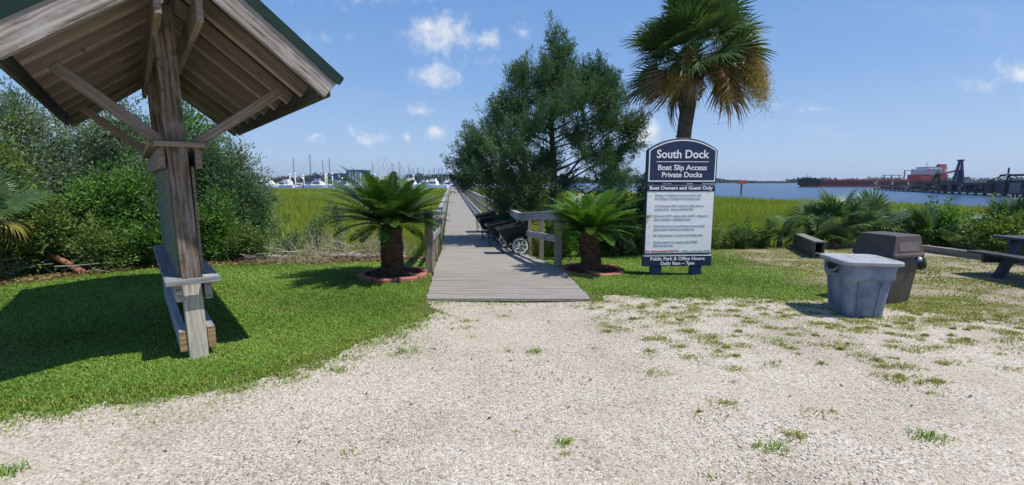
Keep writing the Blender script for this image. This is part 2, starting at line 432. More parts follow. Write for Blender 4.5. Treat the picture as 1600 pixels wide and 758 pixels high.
def ground_mats():
    # lawn soil under the blades
    m, t, p = new_mat('lawn_soil')
    co = t.n('ShaderNodeTexCoord').outputs['Object']
    n1 = t.n('ShaderNodeTexNoise', {'Vector': co, 'Scale': 1.3, 'Detail': 6.0, 'Roughness': .65}).outputs[0]
    n2 = t.n('ShaderNodeTexNoise', {'Vector': co, 'Scale': 34.0, 'Detail': 5.0, 'Roughness': .7}).outputs[0]
    g = t.ramp(n2, [(.3, (.055, .075, .018)), (.55, (.11, .135, .035)), (.75, (.19, .18, .07))])
    sand = t.ramp(n2, [(.3, (.23, .185, .13)), (.55, (.36, .30, .22)), (.75, (.46, .40, .32))])
    sx = t.n('ShaderNodeSeparateXYZ', {0: co})
    # the worn sandy patch round the bins and the picnic table
    rr = t.math('MULTIPLY', t.smooth(sx.outputs[0], 4.0, 5.8), t.smooth(sx.outputs[1], 11.6, 10.2))
    f = t.math('MULTIPLY', rr, t.smooth(n1, .38, .56))
    dry = t.mix(t.math('MULTIPLY', rr, .8), g, (.16, .15, .05))
    t.link(t.mix(f, dry, sand), p.inputs['Base Color'])
    p.inputs['Roughness'].default_value = .95
    p.inputs['Specular IOR Level'].default_value = .15
    t.link(t.n('ShaderNodeBump', {'Height': n2, 'Strength': .8, 'Distance': .03}).outputs[0], p.inputs['Normal'])
    M['soil'] = m
    # crushed shell and pea gravel
    m, t, p = new_mat('shell_gravel')
    co = t.n('ShaderNodeTexCoord').outputs['Object']
    vo = t.n('ShaderNodeTexVoronoi', {'Vector': co, 'Scale': 62.0, 'Randomness': 1.0})
    vo2 = t.n('ShaderNodeTexVoronoi', {'Vector': co, 'Scale': 130.0, 'Randomness': 1.0})
    hs = t.n('ShaderNodeSeparateColor', {0: vo.outputs['Color']})
    hs2 = t.n('ShaderNodeSeparateColor', {0: vo2.outputs['Color']})
    c1 = t.ramp(hs.outputs[0], [(0, (.22, .17, .12)), (.12, (.43, .36, .28)), (.5, (.56, .505, .42)), (.82, (.68, .63, .55)), (1, (.46, .33, .20))])
    c2 = t.ramp(hs2.outputs[0], [(0, (.20, .16, .115)), (.3, (.44, .39, .33)), (1, (.61, .565, .50))])
    pick = t.smooth(hs.outputs[1], .40, .44)
    c = t.mix(pick, c2, c1)
    big = t.n('ShaderNodeTexNoise', {'Vector': co, 'Scale': .8, 'Detail': 5.0, 'Roughness': .62}).outputs[0]
    c = t.mix(1.0, c, t.ramp(big, [(.3, (.74, .715, .67)), (.5, (.95, .94, .92)), (.7, (1.02, 1.02, 1.02))]), 'MULTIPLY')
    sandy = t.n('ShaderNodeTexNoise', {'Vector': co, 'Scale': 1.5, 'Detail': 8.0, 'Roughness': .72}).outputs[0]
    c = t.mix(t.math('MULTIPLY', t.smooth(sandy, .50, .66), .8), c, (.455, .385, .30))
    gap = t.math('MULTIPLY', t.smooth(vo.outputs['Distance'], .42, .75), pick)
    c = t.mix(t.math('MULTIPLY', gap, .55), c, (.15, .12, .09))
    t.link(c, p.inputs['Base Color'])
    p.inputs['Roughness'].default_value = .9
    p.inputs['Specular IOR Level'].default_value = .25
    h = t.math('ADD', t.math('MULTIPLY', vo.outputs['Distance'], pick), t.math('MULTIPLY', vo2.outputs['Distance'], .5))
    t.link(t.n('ShaderNodeBump', {'Height': h, 'Strength': 1.0, 'Distance': -.005}).outputs[0], p.inputs['Normal'])
    M['gravel'] = m
    # loose stones
    m, t, p = new_mat('loose_shell_stone')
    a = t.n('ShaderNodeAttribute', attribute_name='rnd').outputs['Fac']
    t.link(t.ramp(a, [(0, (.27, .20, .145)), (.2, (.50, .44, .37)), (.6, (.63, .59, .53)), (1, (.74, .71, .66))]), p.inputs['Base Color'])
    p.inputs['Roughness'].default_value = .8
    M['stone'] = m
    # marsh bed
    m, t, p = new_mat('marsh_bed')
    co = t.n('ShaderNodeTexCoord').outputs['Object']
    n1 = t.n('ShaderNodeTexNoise', {'Vector': co, 'Scale': .05, 'Detail': 7.0, 'Roughness': .6}).outputs[0]
    n2 = t.n('ShaderNodeTexNoise', {'Vector': co, 'Scale': 3.0, 'Detail': 4.0}).outputs[0]
    c = t.ramp(n1, [(.35, (.075, .105, .012)), (.5, (.13, .165, .018)), (.65, (.20, .22, .03))])
    t.link(t.mix(1.0, c, t.ramp(n2, [(.3, (.6, .6, .6)), (.7, (1.1, 1.1, 1.0))]), 'MULTIPLY'), p.inputs['Base Color'])
    p.inputs['Roughness'].default_value = 1.0
    p.inputs['Specular IOR Level'].default_value = .05
    M['marshbed'] = m
    # tidal river
    m, t, p = new_mat('river_water')
    co = t.n('ShaderNodeTexCoord').outputs['Object']
    n1 = t.n('ShaderNodeTexNoise', {'Vector': t.vmath('MULTIPLY', co, (.25, .7, 1)).outputs[0], 'Scale': 1.0, 'Detail': 6.0, 'Roughness': .6}).outputs[0]
    n2 = t.n('ShaderNodeTexNoise', {'Vector': t.vmath('MULTIPLY', co, (.006, .03, 1)).outputs[0], 'Scale': 1.0, 'Detail': 4.0}).outputs[0]
    t.link(t.ramp(n2, [(.35, (.014, .045, .105)), (.65, (.030, .070, .145))]), p.inputs['Base Color'])
    p.inputs['Roughness'].default_value = .22
    p.inputs['IOR'].default_value = 1.33
    t.link(t.n('ShaderNodeBump', {'Height': n1, 'Strength': 1.0, 'Distance': .55}).outputs[0], p.inputs['Normal'])
    M['water'] = m


ground_mats()


# ------------------------------------------------------------------ vegetation helpers
def unit(a):
    return a / np.maximum(np.linalg.norm(a, axis=-1, keepdims=True), 1e-9)


def leaf_arrays(P, D, L, Wd, rng, flat=None):
    """diamond leaves: base P, direction D"""
    n = len(P)
    rv = rng.normal(size=(n, 3)) if flat is None else flat
    S = unit(np.cross(D, rv))
    L = np.broadcast_to(L, (n,))[:, None]; Wd = np.broadcast_to(Wd, (n,))[:, None]
    a = P; b = P + D * L * .45 + S * Wd * .5; c = P + D * L; d = P + D * L * .45 - S * Wd * .5
    V = np.stack([a, b, c, d], 1).reshape(-1, 3)
    return V, np.arange(n * 4).reshape(n, 4)


def ellipsoid_centers(rng, ells, bias=.42):
    C = []; Dn = []
    for (x, y, z, rx, ry, rz, k) in ells:
        d = unit(rng.normal(size=(k, 3)))
        r = rng.random((k, 1)) ** bias
        C.append(np.array([x, y, z]) + d * r * np.array([rx, ry, rz])); Dn.append(d)
    return np.concatenate(C), np.concatenate(Dn)


def foliage(name, rng, C, D, rad, n, L, Wd, mat, parent, elong=1.3, up=.7, out=.8, jit=.45, sway=.45, tone=None, nj=.30):
    """leaf clumps at centres C pointing along D; rnd varies by clump and by leaf"""
    K = len(C)
    A = unit(D * out + np.array([0, 0, up]) + rng.normal(size=(K, 3)) * .35)
    rad = np.broadcast_to(rad, (K,)) * rng.uniform(.65, 1.35, K)
    idx = np.repeat(np.arange(K), n)
    N = len(idx)
    off = rng.normal(size=(N, 3)) * sway
    s = rng.uniform(-1, 1, N)
    off *= (1 - .55 * np.clip(s, 0, 1))[:, None]
    P = C[idx] + (A[idx] * (s * elong)[:, None] + off) * rad[idx][:, None]
    DD = unit(A[idx] + off * .9 + rng.normal(size=(N, 3)) * jit)
    ln = L * rng.uniform(.6, 1.3, N); wd = Wd * rng.uniform(.7, 1.3, N)
    nrm = unit(off + A[idx] * .35 + np.array([0, 0, .25]) + rng.normal(size=(N, 3)) * nj)
    V, F = leaf_arrays(P, DD, ln, wd, rng, nrm)
    base = rng.random(K) if tone is None else tone
    rnd = np.clip(.6 * base[idx] + .4 * rng.random(N), 0, 1)
    return np_mesh(name, V, F, mat, parent, rnd)


def limbs(name, rng, trunk, C, mat, parent, r0=.06, every=3, rt=.012, rmul=1.0):
    """trunk polyline [(x,y,z,r)] plus limbs running out to every n-th clump"""
    mb = MB()
    pts = [Vector(q[:3]) for q in trunk]
    mb.tube(pts, [q[3] for q in trunk], 9)
    zs = [q.z for q in pts]
    for c in C[::every]:
        c = Vector(c)
        best = None
        hor = min(((c - p).xy.length for p in pts))
        zt = c.z - hor * .55
        zt = min(max(zt, zs[0] + (zs[-1] - zs[0]) * .12), zs[-1])
        for i in range(len(pts) - 1):
            if pts[i].z <= zt <= pts[i + 1].z:
                f = (zt - pts[i].z) / max(1e-6, pts[i + 1].z - pts[i].z)
                best = pts[i].lerp(pts[i + 1], f); rr = trunk[i][3] * (1 - f) + trunk[i + 1][3] * f
        if best is None: best = pts[-1]; rr = trunk[-1][3]
        ln = (c - best).length
        j = Vector(rng.normal(size=3)) * ln * .06
        mid = best.lerp(c, .5) + j - Vector((0, 0, .05 * ln))
        r1 = min(rr * .5, .012 + .012 * ln) * rmul
        mb.tube([best, mid, c], [r1, r1 * .6, rt * .5], 5, cap=False)
    return mb.build(name, mat, parent, True)


def bush(name, label, cat, loc, ells, mat, seed, n=40, rad=.22, L=.09, Wd=.035, every=3, stem_h=None, group=None, stem_r=.05, partname='foliage', **kw):
    rng = np.random.default_rng(seed)
    t = tag(empty(name, loc), label, cat, group)
    C, D = ellipsoid_centers(rng, ells)
    # loose sprigs breaking the outline
    m = rng.random(len(C)) < .22
    C = np.concatenate([C, C[m] + D[m] * rng.uniform(.12, .38, (m.sum(), 1)) + np.array([0, 0, .08])]); D = np.concatenate([D, D[m]])
    keep = C[:, 2] > .05
    C = C[keep]; D = D[keep]
    foliage(partname, rng, C, D, rad, n, L, Wd, M[mat], t, **kw)
    top = stem_h or max(e[2] for e in ells)
    tx = sum(e[0] for e in ells) / len(ells); ty = sum(e[1] for e in ells) / len(ells)
    tr = [(tx * .1, ty * .1, -.3, stem_r), (tx * .3, ty * .3, top * .35, stem_r * .8), (tx * .7, ty * .7, top * .75, stem_r * .5), (tx, ty, top * 1.15, stem_r * .2)]
    limbs('trunk', rng, tr, C, M['bark'], t, every=every)
    return t


def grass_mesh(name, P, H, Wd, lean, mat, rng, parent=None, seg2=True, rnd=None):
    """bent grass blades standing at P"""
    n = len(P)
    a = rng.uniform(0, 2 * np.pi, n)
    S = np.stack([np.cos(a), np.sin(a), np.zeros(n)], 1)
    b = a + np.pi / 2 + rng.normal(size=n) * .5
    Ld = np.stack([np.cos(b), np.sin(b), np.zeros(n)], 1) * (lean * rng.uniform(.2, 1.2, n) * H)[:, None]
    Hh = np.stack([np.zeros(n), np.zeros(n), H], 1)
    w = Wd[:, None]
    if seg2:
        m = P + Hh * .6 + Ld * .32; tp = P + Hh * (1 - .25 * lean) + Ld
        V = np.stack([P - S * w * .5, P + S * w * .5, m + S * w * .42, m - S * w * .42, tp + S * w * .08, tp - S * w * .08], 1).reshape(-1, 3)
        i = np.arange(n)[:, None] * 6
        F = np.concatenate([i + np.array([0, 1, 2, 3]), i + np.array([3, 2, 4, 5])], 1).reshape(-1, 4)
        k = 2
    else:
        tp = P + Hh + Ld
        V = np.stack([P - S * w * .5, P + S * w * .5, tp], 1).reshape(-1, 3)
        F = np.arange(n * 3).reshape(n, 3); k = 1
    r = rng.random(n) if rnd is None else rnd
    return np_mesh(name, V, F, mat, parent, np.repeat(r, k))


def rot_to(az, el, roll=0.0):
    """matrix taking local +X to the direction (az, el)"""
    return np.array(Matrix.Rotation(az, 3, 'Z') @ Matrix.Rotation(-el, 3, 'Y') @ Matrix.Rotation(roll, 3, 'X'))


def fan_frond(rng, pet, rad, nseg=30, spread=R(230), sag=.25, fold=.25, wid=.055):
    """costapalmate leaf in local space: petiole along +X, blade beyond it"""
    V = []; F = []
    def quad(a, b, c, d):
        k = len(V); V.extend([a, b, c, d]); F.append((k, k + 1, k + 2, k + 3))
    st = 5
    for i in range(st):
        x0, x1 = pet * i / st, pet * (i + 1) / st
        w0 = .022 - .010 * i / st
        quad((x0, -w0, 0), (x0, w0, 0), (x1, w0 * .9, 0), (x1, -w0 * .9, 0))
    for i in range(nseg):
        f = (i + .5) / nseg * 2 - 1
        a = f * spread / 2 + rng.normal() * .03
        L = rad * (1.0 - .30 * abs(f) ** 1.5) * rng.uniform(.9, 1.05)
        bx = pet + rad * .22 * (1 - abs(f))
        ca, sa = math.cos(a), math.sin(a)
        lift = fold * abs(math.sin(a)) * .5
        w = wid * rad
        drop = sag * rng.uniform(.7, 1.6)
        def pt(s, side, ww):
            x = bx + ca * L * s - sa * side * ww; y = sa * L * s + ca * side * ww
            z = lift * L * s - drop * L * (max(0, s - .45) ** 1.6) * 1.8
            return (x, y, z)
        for (s0, w0), (s1, w1) in (((0, .15), (.38, 1)), ((.38, 1), (.72, .7)), ((.72, .7), (1.0, .06))):
            quad(pt(s0, -1, w * w0), pt(s0, 1, w * w0), pt(s1, 1, w * w1), pt(s1, -1, w * w1))
    return np.array(V, float), np.array(F)


def place_fronds(name, specs, rng, mat, parent, droop=.0):
    """specs: (origin, az, el, roll, petiole, radius, kwargs)"""
    VV = []; FF = []; rn = []; b = 0
    for (o, az, el, roll, pet, rad, kw) in specs:
        V, F = fan_frond(rng, pet, rad, **kw)
        V = V @ rot_to(az, el, roll).T
        hd = np.linalg.norm(V[:, :2], axis=1)
        V[:, 2] -= droop * hd ** 2
        V += np.array(o)
        VV.append(V); FF.append(F + b); b += len(V)
        q = rng.random()
        rn.append(np.clip(q * .6 + rng.random(len(F)) * .4, 0, 1))
    return np_mesh(name, np.concatenate(VV), np.concatenate(FF), mat, parent, np.concatenate(rn))


def strands(name, arcs, rng, per, length, L, Wd, mat, parent):
    """fruiting stalks: fine hanging sprays along arcs (list of (p0, p1, p2))"""
    P = []; D = []
    for p0, p1, p2 in arcs:
        p0, p1, p2 = map(np.array, (p0, p1, p2))
        t = rng.uniform(.25, 1, per)[:, None]
        b = (1 - t) ** 2 * p0 + 2 * t * (1 - t) * p1 + t ** 2 * p2
        off = np.clip(rng.normal(size=(per, 3)), -1.7, 1.7) * length * .36
        off[:, 2] -= np.clip(np.abs(rng.normal(size=per)), 0, 1.6) * length * .8
        P.append(b + off); D.append(unit(rng.normal(size=(per, 3)) * .7 + np.array([0, 0, -.8])))
    P = np.concatenate(P); D = np.concatenate(D)
    V, F = leaf_arrays(P, D, L * rng.uniform(.5, 1.4, len(P)), Wd, rng)
    return np_mesh(name, V, F, mat, parent, rng.random(len(P)))


# ------------------------------------------------------------------ the ground
def sstep(v):
    v = np.clip(v, 0, 1)
    return v * v * (3 - 2 * v)


def gz(x, y):
    x = np.asarray(x, float); y = np.asarray(y, float)
    k = 1 - .85 * sstep((x - 2.6) / 2.0) - .35 * sstep((-x - 3.5) / 2.5)
    slope = -.073 * np.clip(y - 7.5, 0, 4.7) * k
    yb = 10.7 + 1.4 * sstep((x - 6) / 2.5) + 4.0 * sstep((-x - 4.2) / 2.5)
    bank = (1.06 + slope) * sstep((y - yb) / 3.2)
    return slope - bank + .012 * np.sin(x * 1.7 + y * .8) * sstep((y - 3) / 2)


def grid_sheet(name, xs, ys, zf, mat):
    X, Y = np.meshgrid(xs, ys)
    Z = zf(X, Y)
    V = np.stack([X, Y, Z], -1).reshape(-1, 3)
    nx, ny = len(xs), len(ys)
    i = np.arange(ny - 1)[:, None] * nx + np.arange(nx - 1)[None, :]
    F = np.stack([i, i + 1, i + nx + 1, i + nx], -1).reshape(-1, 4)
    return np_mesh(name, V, F, mat, None, None, True)


xs = np.concatenate([np.linspace(-80, -16, 12), np.arange(-15, 15.01, .2), np.linspace(16.5, 80, 12)])
ys = np.concatenate([np.linspace(-80, -5, 10), np.arange(-4, 18.01, .2), np.linspace(19, 26, 4)])
lawn = grid_sheet('lawn', xs, ys, lambda x, y: gz(x, y), M['soil'])
tag(lawn, 'green lawn that turns sandy and dry round the bins', 'lawn', kind='structure')

GRAVEL = [(-30, -1.0), (-8.5, 1.6), (-3.55, 2.95), (-2.65, 3.12), (-2.05, 3.42), (-1.72, 3.85), (-1.48, 4.3), (-1.12, 5.0), (-.88, 5.5), (-1.2, 5.9), (1.12, 6.06),
          (1.44, 6.13), (2.3, 6.0), (2.9, 6.12), (3.7, 6.0), (4.3, 5.95), (4.75, 5.45), (5.4, 5.0), (6.2, 4.75), (7.4, 4.1), (9, 3.9), (14, 3.4), (30, 3.0), (30, -30), (-30, -30)]
GP = np.array(GRAVEL)


def inside_poly(x, y, P):
    c = np.zeros(x.shape, bool)
    j = len(P) - 1
    for i in range(len(P)):
        xi, yi = P[i]; xj, yj = P[j]
        m = ((yi > y) != (yj > y)) & (x < (xj - xi) * (y - yi) / (yj - yi + 1e-12) + xi)
        c ^= m; j = i
    return c


def wob(x, y):
    return .10 * np.sin(x * 3.1 + y * 2.3) * np.sin(y * 1.9 + 1) + .05 * np.sin(y * 9.7 - x * 3.1) + .035 * np.sin(x * 17.3 + 2 * y) + .03 * np.sin(y * 23.1 + x * 7)


def on_gravel(x, y):
    w = wob(x, y)
    return inside_poly(x + w, y + w * .8, GP)


def gravel_sheet():
    c = .05
    gx = np.arange(-6.5, 9.0, c); gy = np.arange(1.2, 6.4, c)
    X, Y = np.meshgrid(gx, gy)
    k = on_gravel(X + c / 2, Y + c / 2) & ~((Y + c > 5.86) & (X > -1.3) & (X < 1.2))
    nx = len(gx) + 1
    VX, VY = np.meshgrid(np.append(gx, gx[-1] + c), np.append(gy, gy[-1] + c))
    VZ = gz(VX, VY) + .006 + .004 * np.sin(VX * 2.2 + 1) * np.cos(VY * 2.6) 
    iy, ix = np.nonzero(k)
    b = iy * nx + ix
    F = np.stack([b, b + 1, b + nx + 1, b + nx], 1)
    V = np.stack([VX, VY, VZ], -1).reshape(-1, 3)
    # coarse remainder round and behind the camera
    n = len(V)
    o = [(-30, -30), (30, -30), (30, 1.2), (9.0, 1.2), (-6.5, 1.2), (-30, -1)]
    ex = np.array([(-30, -30, .006), (30, -30, .006), (30, 1.2, .006), (-6.5, 1.2, .006), (-30, -1, .006), (-30, -20, .006),
                   (9.0, 1.2, .006), (30, 1.2, .006), (30, 3.0, .006), (9.0, 3.9, .006)])
    V = np.concatenate([V, ex])
    F = np.concatenate([F, [[n, n + 1, n + 2, n + 3], [n, n + 3, n + 4, n + 5], [n + 6, n + 7, n + 8, n + 9]]])
    used = np.unique(F); mp = np.zeros(len(V), int); mp[used] = np.arange(len(used))
    g = np_mesh('gravel_lot', V[used], mp[F], M['gravel'])
    return tag(g, 'pale crushed shell gravel lot in the foreground', 'gravel', kind='structure')


gravel_sheet()

SHORE = [(-350, 170), (-260, 166), (-180, 169), (-120, 166), (-60, 167), (-25, 165), (-4, 162), (8, 150), (18, 128), (26, 96), (33, 72), (37.6, 60), (43, 48), (44, 38), (47, 26), (60, 8)]


def marsh_sheet():
    pts = []
    for i in range(len(SHORE) - 1):
        a = np.array(SHORE[i]); b = np.array(SHORE[i + 1])
        n = max(2, int(np.linalg.norm(b - a) / 2.5))
        for k in range(n):
            p = a + (b - a) * k / n
            q = .6 * math.sin(p[0] * .9 + p[1] * .4) + .4 * math.sin(p[0] * 2.3)
            pts.append((p[0], p[1] + q))
    pts = pts + [(60, 8)] + [(26, 11), (-10, 11), (-60, 11), (-350, 60)]
    bm = bmesh.new()
    vs = [bm.verts.new((x, y, -1.0)) for x, y in pts]
    f = bm.faces.new(vs)
    lo = bmesh.ops.extrude_face_region(bm, geom=[f])
    for v in lo['geom']:
        if isinstance(v, bmesh.types.BMVert): v.co.z -= 1.5
    bmesh.ops.recalc_face_normals(bm, faces=bm.faces)
    bmesh.ops.triangulate(bm, faces=bm.faces)
    me = bpy.data.meshes.new('marsh'); bm.to_mesh(me); bm.free()
    return tag(link('marsh_bed', me, M['marshbed']), 'flat tidal marsh bed under the tall grass', 'marsh', kind='structure')


marsh_sheet()
w = np_mesh('river_water', [(-9000, -200, -1.3), (9000, -200, -1.3), (9000, 9000, -1.3), (-9000, 9000, -1.3)], [[0, 1, 2, 3]], M['water'])
tag(w, 'wide blue tidal river beyond the marsh', 'water', kind='structure')

DECKP_L = [(-1.15, 5.84), (-1.36, 7.6), (-1.95, 12.3)]
DECKP_R = [(1.05, 5.98), (.86, 8.3), (.12, 12.0)]
BW = np.array((-.1333, .9911))          # the walkway's heading


def off_deck(x, y):
    xl = np.where(y < 7.6, -1.15 - .119 * (y - 5.84), np.where(y < 12.3, -1.36 - .1255 * (y - 7.6), -1.95 - .1345 * (y - 12.3)))
    xr = np.where(y < 8.3, 1.05 - .082 * (y - 5.98), np.where(y < 12, .86 - .2 * (y - 8.3), .12 - .1345 * (y - 12)))
    return (y < 5.84) | (x < xl - .05) | (x > xr + .05)


RINGS = [(-2.03, 7.50, .56), (1.45, 8.03, .56)]


def lawn_grass():
    rng = np.random.default_rng(3)
    n = 860000
    # polar sampling gives more blades close by
    r = 2.6 * (13.5 / 2.6) ** rng.random(n)
    th = rng.uniform(-R(66), R(62), n)
    x = r * np.sin(th); y = r * np.cos(th)
    fr = rng.normal(size=(2, n)) * .13 * (rng.random(n) < .4)
    k = ~on_gravel(x + fr[0], y + fr[1]) & off_deck(x, y) & (gz(x, y) > -.42) & (y < 11.6)
    bare = np.sin(x * 1.9 + 2.0 * np.sin(y * 1.2)) * np.sin(y * 2.3 + 1.4 * np.sin(x * 1.6)) + .5 * np.sin(x * 5.3 + y * 3.1) * np.sin(y * 6.1 - x * 2.2)
    k &= rng.random(n) > np.clip((bare - .62) * 1.6, 0, .75)
    g0 = on_gravel(x, y)
    e1 = (~on_gravel(x - .09, y + .10)) | (~on_gravel(x, y + .12)); e2 = (~on_gravel(x - .20, y + .20)) | (~on_gravel(x, y + .26)); e3 = ~on_gravel(x - .35, y + .34)
    clumpy = .5 + .5 * np.sin(x * 9 + 2 * np.sin(y * 7)) * np.sin(y * 11 + x * 3)
    fringe = g0 & off_deck(x, y) & (y < 6.4) & (rng.random(n) < (.55 * e1 + .22 * e2 + .07 * e3) * clumpy ** 1.5)
    edge = on_gravel(x + .22, y - .22) | on_gravel(x, y - .25)
    k &= ~(edge & (rng.random(n) < .35 + .3 * np.sin(x * 7 + y * 5)))
    k |= fringe
    for cx, cy, cr in RINGS: k &= (x - cx) ** 2 + (y - cy) ** 2 > (cr - .03) ** 2
    # worn, sandy ground on the right-hand side
    worn = sstep((x - 4.0) / 1.6)
    pn = .5 + .5 * np.sin(x * 2.1 + 1.3 * np.sin(y * 1.7)) * np.sin(y * 2.9 + 1.1 * np.sin(x * 1.3))
    k &= rng.random(n) > worn * (.45 + .45 * (pn < .5))
    # thin towards the brush
    k &= ~((x < -3.2) & (y > 9.3 + .6 * np.sin(x * 2)) & (rng.random(n) < .75))
    x, y, r, worn = x[k], y[k], r[k], worn[k]
    edge = edge & True
    m = len(x)
    P = np.stack([x, y, gz(x, y) - .004], 1)
    lump = .75 + .5 * (.5 + .5 * np.sin(x * 3.3 + y) * np.sin(y * 4.1 - x * 1.7))
    near_edge = on_gravel(x + .18, y - .2)
    H = rng.uniform(.016, .038, m) * lump * np.where(near_edge & (rng.random(m) < .5), 1.6, 1.0)
    Wd = np.clip(.0016 * r, .0045, .016) * rng.uniform(.7, 1.4, m)
    tone = np.clip(.5 + .28 * np.sin(x * 1.3 + 2.1 * np.sin(y * .9)) * np.sin(y * 1.9) + rng.normal(size=m) * .2, 0, 1)
    d = rng.random(m) < np.clip(worn * .85 + .03 + .35 * edge[k] + .25 * np.clip(bare[k] - .35, 0, 1), 0, 1)
    o = grass_mesh('lawn_grass', P[~d], H[~d], Wd[~d] * .95, 1.2, M['lawnblade'], rng, rnd=tone[~d])
    tag(o, 'short green lawn grass growing on both sides of the walkway', 'grass', kind='stuff')
    o = grass_mesh('dry_grass', P[d], H[d] * .9, Wd[d], .8, M['dryblade'], rng, rnd=tone[d])
    tag(o, 'thin yellowing grass on the sandy ground by the bins', 'grass', kind='stuff')


lawn_grass()


def tuft_mesh(name, spots, rng, mat, parent=None, hh=.07, ww=.005, per=60):
    Ps = []; Hs = []
    for (x, y, s, k) in spots:
        n = int(per * k)
        q = rng.normal(size=(n, 2)) * s * .45 * np.array([1.25, .8])
        px = x + q[:, 0]; py = y + q[:, 1]
        Ps.append(np.stack([px, py, np.zeros(n) + (gz(px, py) if parent is None else 0) + .004], 1))
        Hs.append(hh * rng.uniform(.4, 1.2, n) * (1.15 - .5 * np.clip(np.hypot(q[:, 0], q[:, 1]) / s, 0, 1)))
    P = np.concatenate(Ps); H = np.concatenate(Hs)
    return grass_mesh(name, P, H, np.full(len(P), ww) * rng.uniform(.7, 1.3, len(P)), 1.25, mat, rng, parent, True)


def weeds():
    rng = np.random.default_rng(21)
    big = [(-2.78, 2.28, .10, 1.5, 'ragged green weed tuft lying nearest the left edge of the gravel'),
           (-1.02, 4.02, .22, 2.4, 'long low strip of grass growing in gravel before the lawn corner'),
           (-1.46, 3.62, .10, 1.0, 'spiky grass tuft just off the lawn corner by the timber shelter'),
           (.32, 2.55, .05, .8, 'small dark tuft alone in the middle of the near gravel'),
           (1.58, 2.51, .10, 1.2, 'flat dark green tuft in the near gravel, right of centre'),
           (2.62, 2.62, .12, 1.6, 'dense dark tuft with long blades in the near right gravel'),
           (.22, 4.05, .09, .9, 'yellow green tuft in the open gravel below the boardwalk end'),
           (2.62, 4.28, .16, 1.5, 'broad low tuft of green grass below the white sign'),
           (3.05, 2.15, .06, 1.0, 'dark clump at the lower right corner of the gravel')]
    for (x, y, s, k, lab) in big:
        o = tuft_mesh('weed_tuft', [(0, 0, s, k)], rng, M['lawnblade'], parent=1 and empty('tmp'), hh=.055, ww=.006)
        e = o.parent; o.parent = None; bpy.data.objects.remove(e)
        o.location = (x, y, float(gz(x, y)) + .004)
        tag(o, lab, 'weed', 'grass tufts in the gravel')
    spots = []
    for _ in range(680):
        x = rng.uniform(1.0, 6.2); y = rng.uniform(2.6, 6.0)
        if y < 3.2 + rng.normal() * .6 - .0 * x and rng.random() < .8: continue
        if rng.random() > .25 + .75 * sstep((y - 3.2) / 1.6) * (.4 + .6 * sstep((x - 1.2) / 2)): continue
        spots.append((x, y, rng.uniform(.03, .18), rng.uniform(.2, 1.3)))
    for _ in range(34):
        spots.append((rng.uniform(-3.0, 2.4), rng.uniform(2.2, 5.8), rng.uniform(.02, .06), rng.uniform(.06, .22)))
    for x, y, s, k in [(-.55, 5.0, .12, .9), (-.5, 4.75, .1, .7), (-.1, 5.2, .1, .6), (3.7, 5.35, .16, 2.2), (3.95, 5.0, .2, 1.6), (4.5, 5.0, .22, 2.6), (4.8, 4.9, .2, 1.8), (4.3, 4.75, .2, 1.2),
                       (-3.1, 2.2, .06, .7), (.8, 5.6, .12, .6), (1.3, 5.4, .12, .9), (1.9, 5.2, .18, 1.2), (2.3, 5.5, .2, 1.2), (3.1, 5.1, .2, 1.6), (2.7, 4.9, .14, 1.0), (1.2, 4.7, .13, .9)]:
        spots.append((x, y, s, k))
    spots = [q for q in spots if not (q[1] > 5.8 and q[0] < 1.15)]
    tag(tuft_mesh('gravel_weeds', spots, rng, M['dryblade'], None, .036, .0065, 85), 'sparse yellow green weeds creeping through the gravel', 'weeds', kind='stuff')


weeds()


def loose_stones():
    rng = np.random.default_rng(5)
    n = 10000
    r = 2.1 * (5.4 / 2.1) ** rng.random(n)
    th = rng.uniform(-R(50), R(50), n)
    x = r * np.sin(th); y = r * np.cos(th)
    k = on_gravel(x, y) & (y < 5.8)
    x, y = x[k], y[k]; n = len(x)
    s = rng.uniform(.003, .0085, n) * np.where(rng.random(n) < .06, 1.5, 1)
    base = np.array([(1, 0, 0), (-1, 0, 0), (0, 1, 0), (0, -1, 0), (0, 0, 1), (0, 0, -1)], float)
    F0 = np.array([(0, 2, 4), (2, 1, 4), (1, 3, 4), (3, 0, 4), (2, 0, 5), (1, 2, 5), (3, 1, 5), (0, 3, 5)])
    V = base[None] * (s[:, None, None] * rng.uniform(.6, 1.35, (n, 6, 1))) * np.array([1, 1, .24])
    a = rng.uniform(0, 6.28, n); ca, sa = np.cos(a)[:, None], np.sin(a)[:, None]
    V = np.stack([V[..., 0] * ca - V[..., 1] * sa, V[..., 0] * sa + V[..., 1] * ca, V[..., 2]], -1)
    V += np.stack([x, y, gz(x, y) + .0075], 1)[:, None, :]
    # a few bits kicked up onto the first boards
    kick = rng.random(n) < .02
    V[kick] += np.stack([rng.uniform(-1.1, 1.0, n) - x, 5.88 + .22 * rng.random(n) ** 2 - y, np.full(n, .042) - gz(x, y)], 1)[kick][:, None, :]
    F = (np.arange(n)[:, None, None] * 6 + F0[None]).reshape(-1, 3)
    o = np_mesh('loose_gravel', V.reshape(-1, 3), F, M['stone'], None, np.repeat(rng.random(n), 8))
    tag(o, 'loose pale shell bits and pebbles on the gravel lot', 'gravel', kind='stuff')


loose_stones()


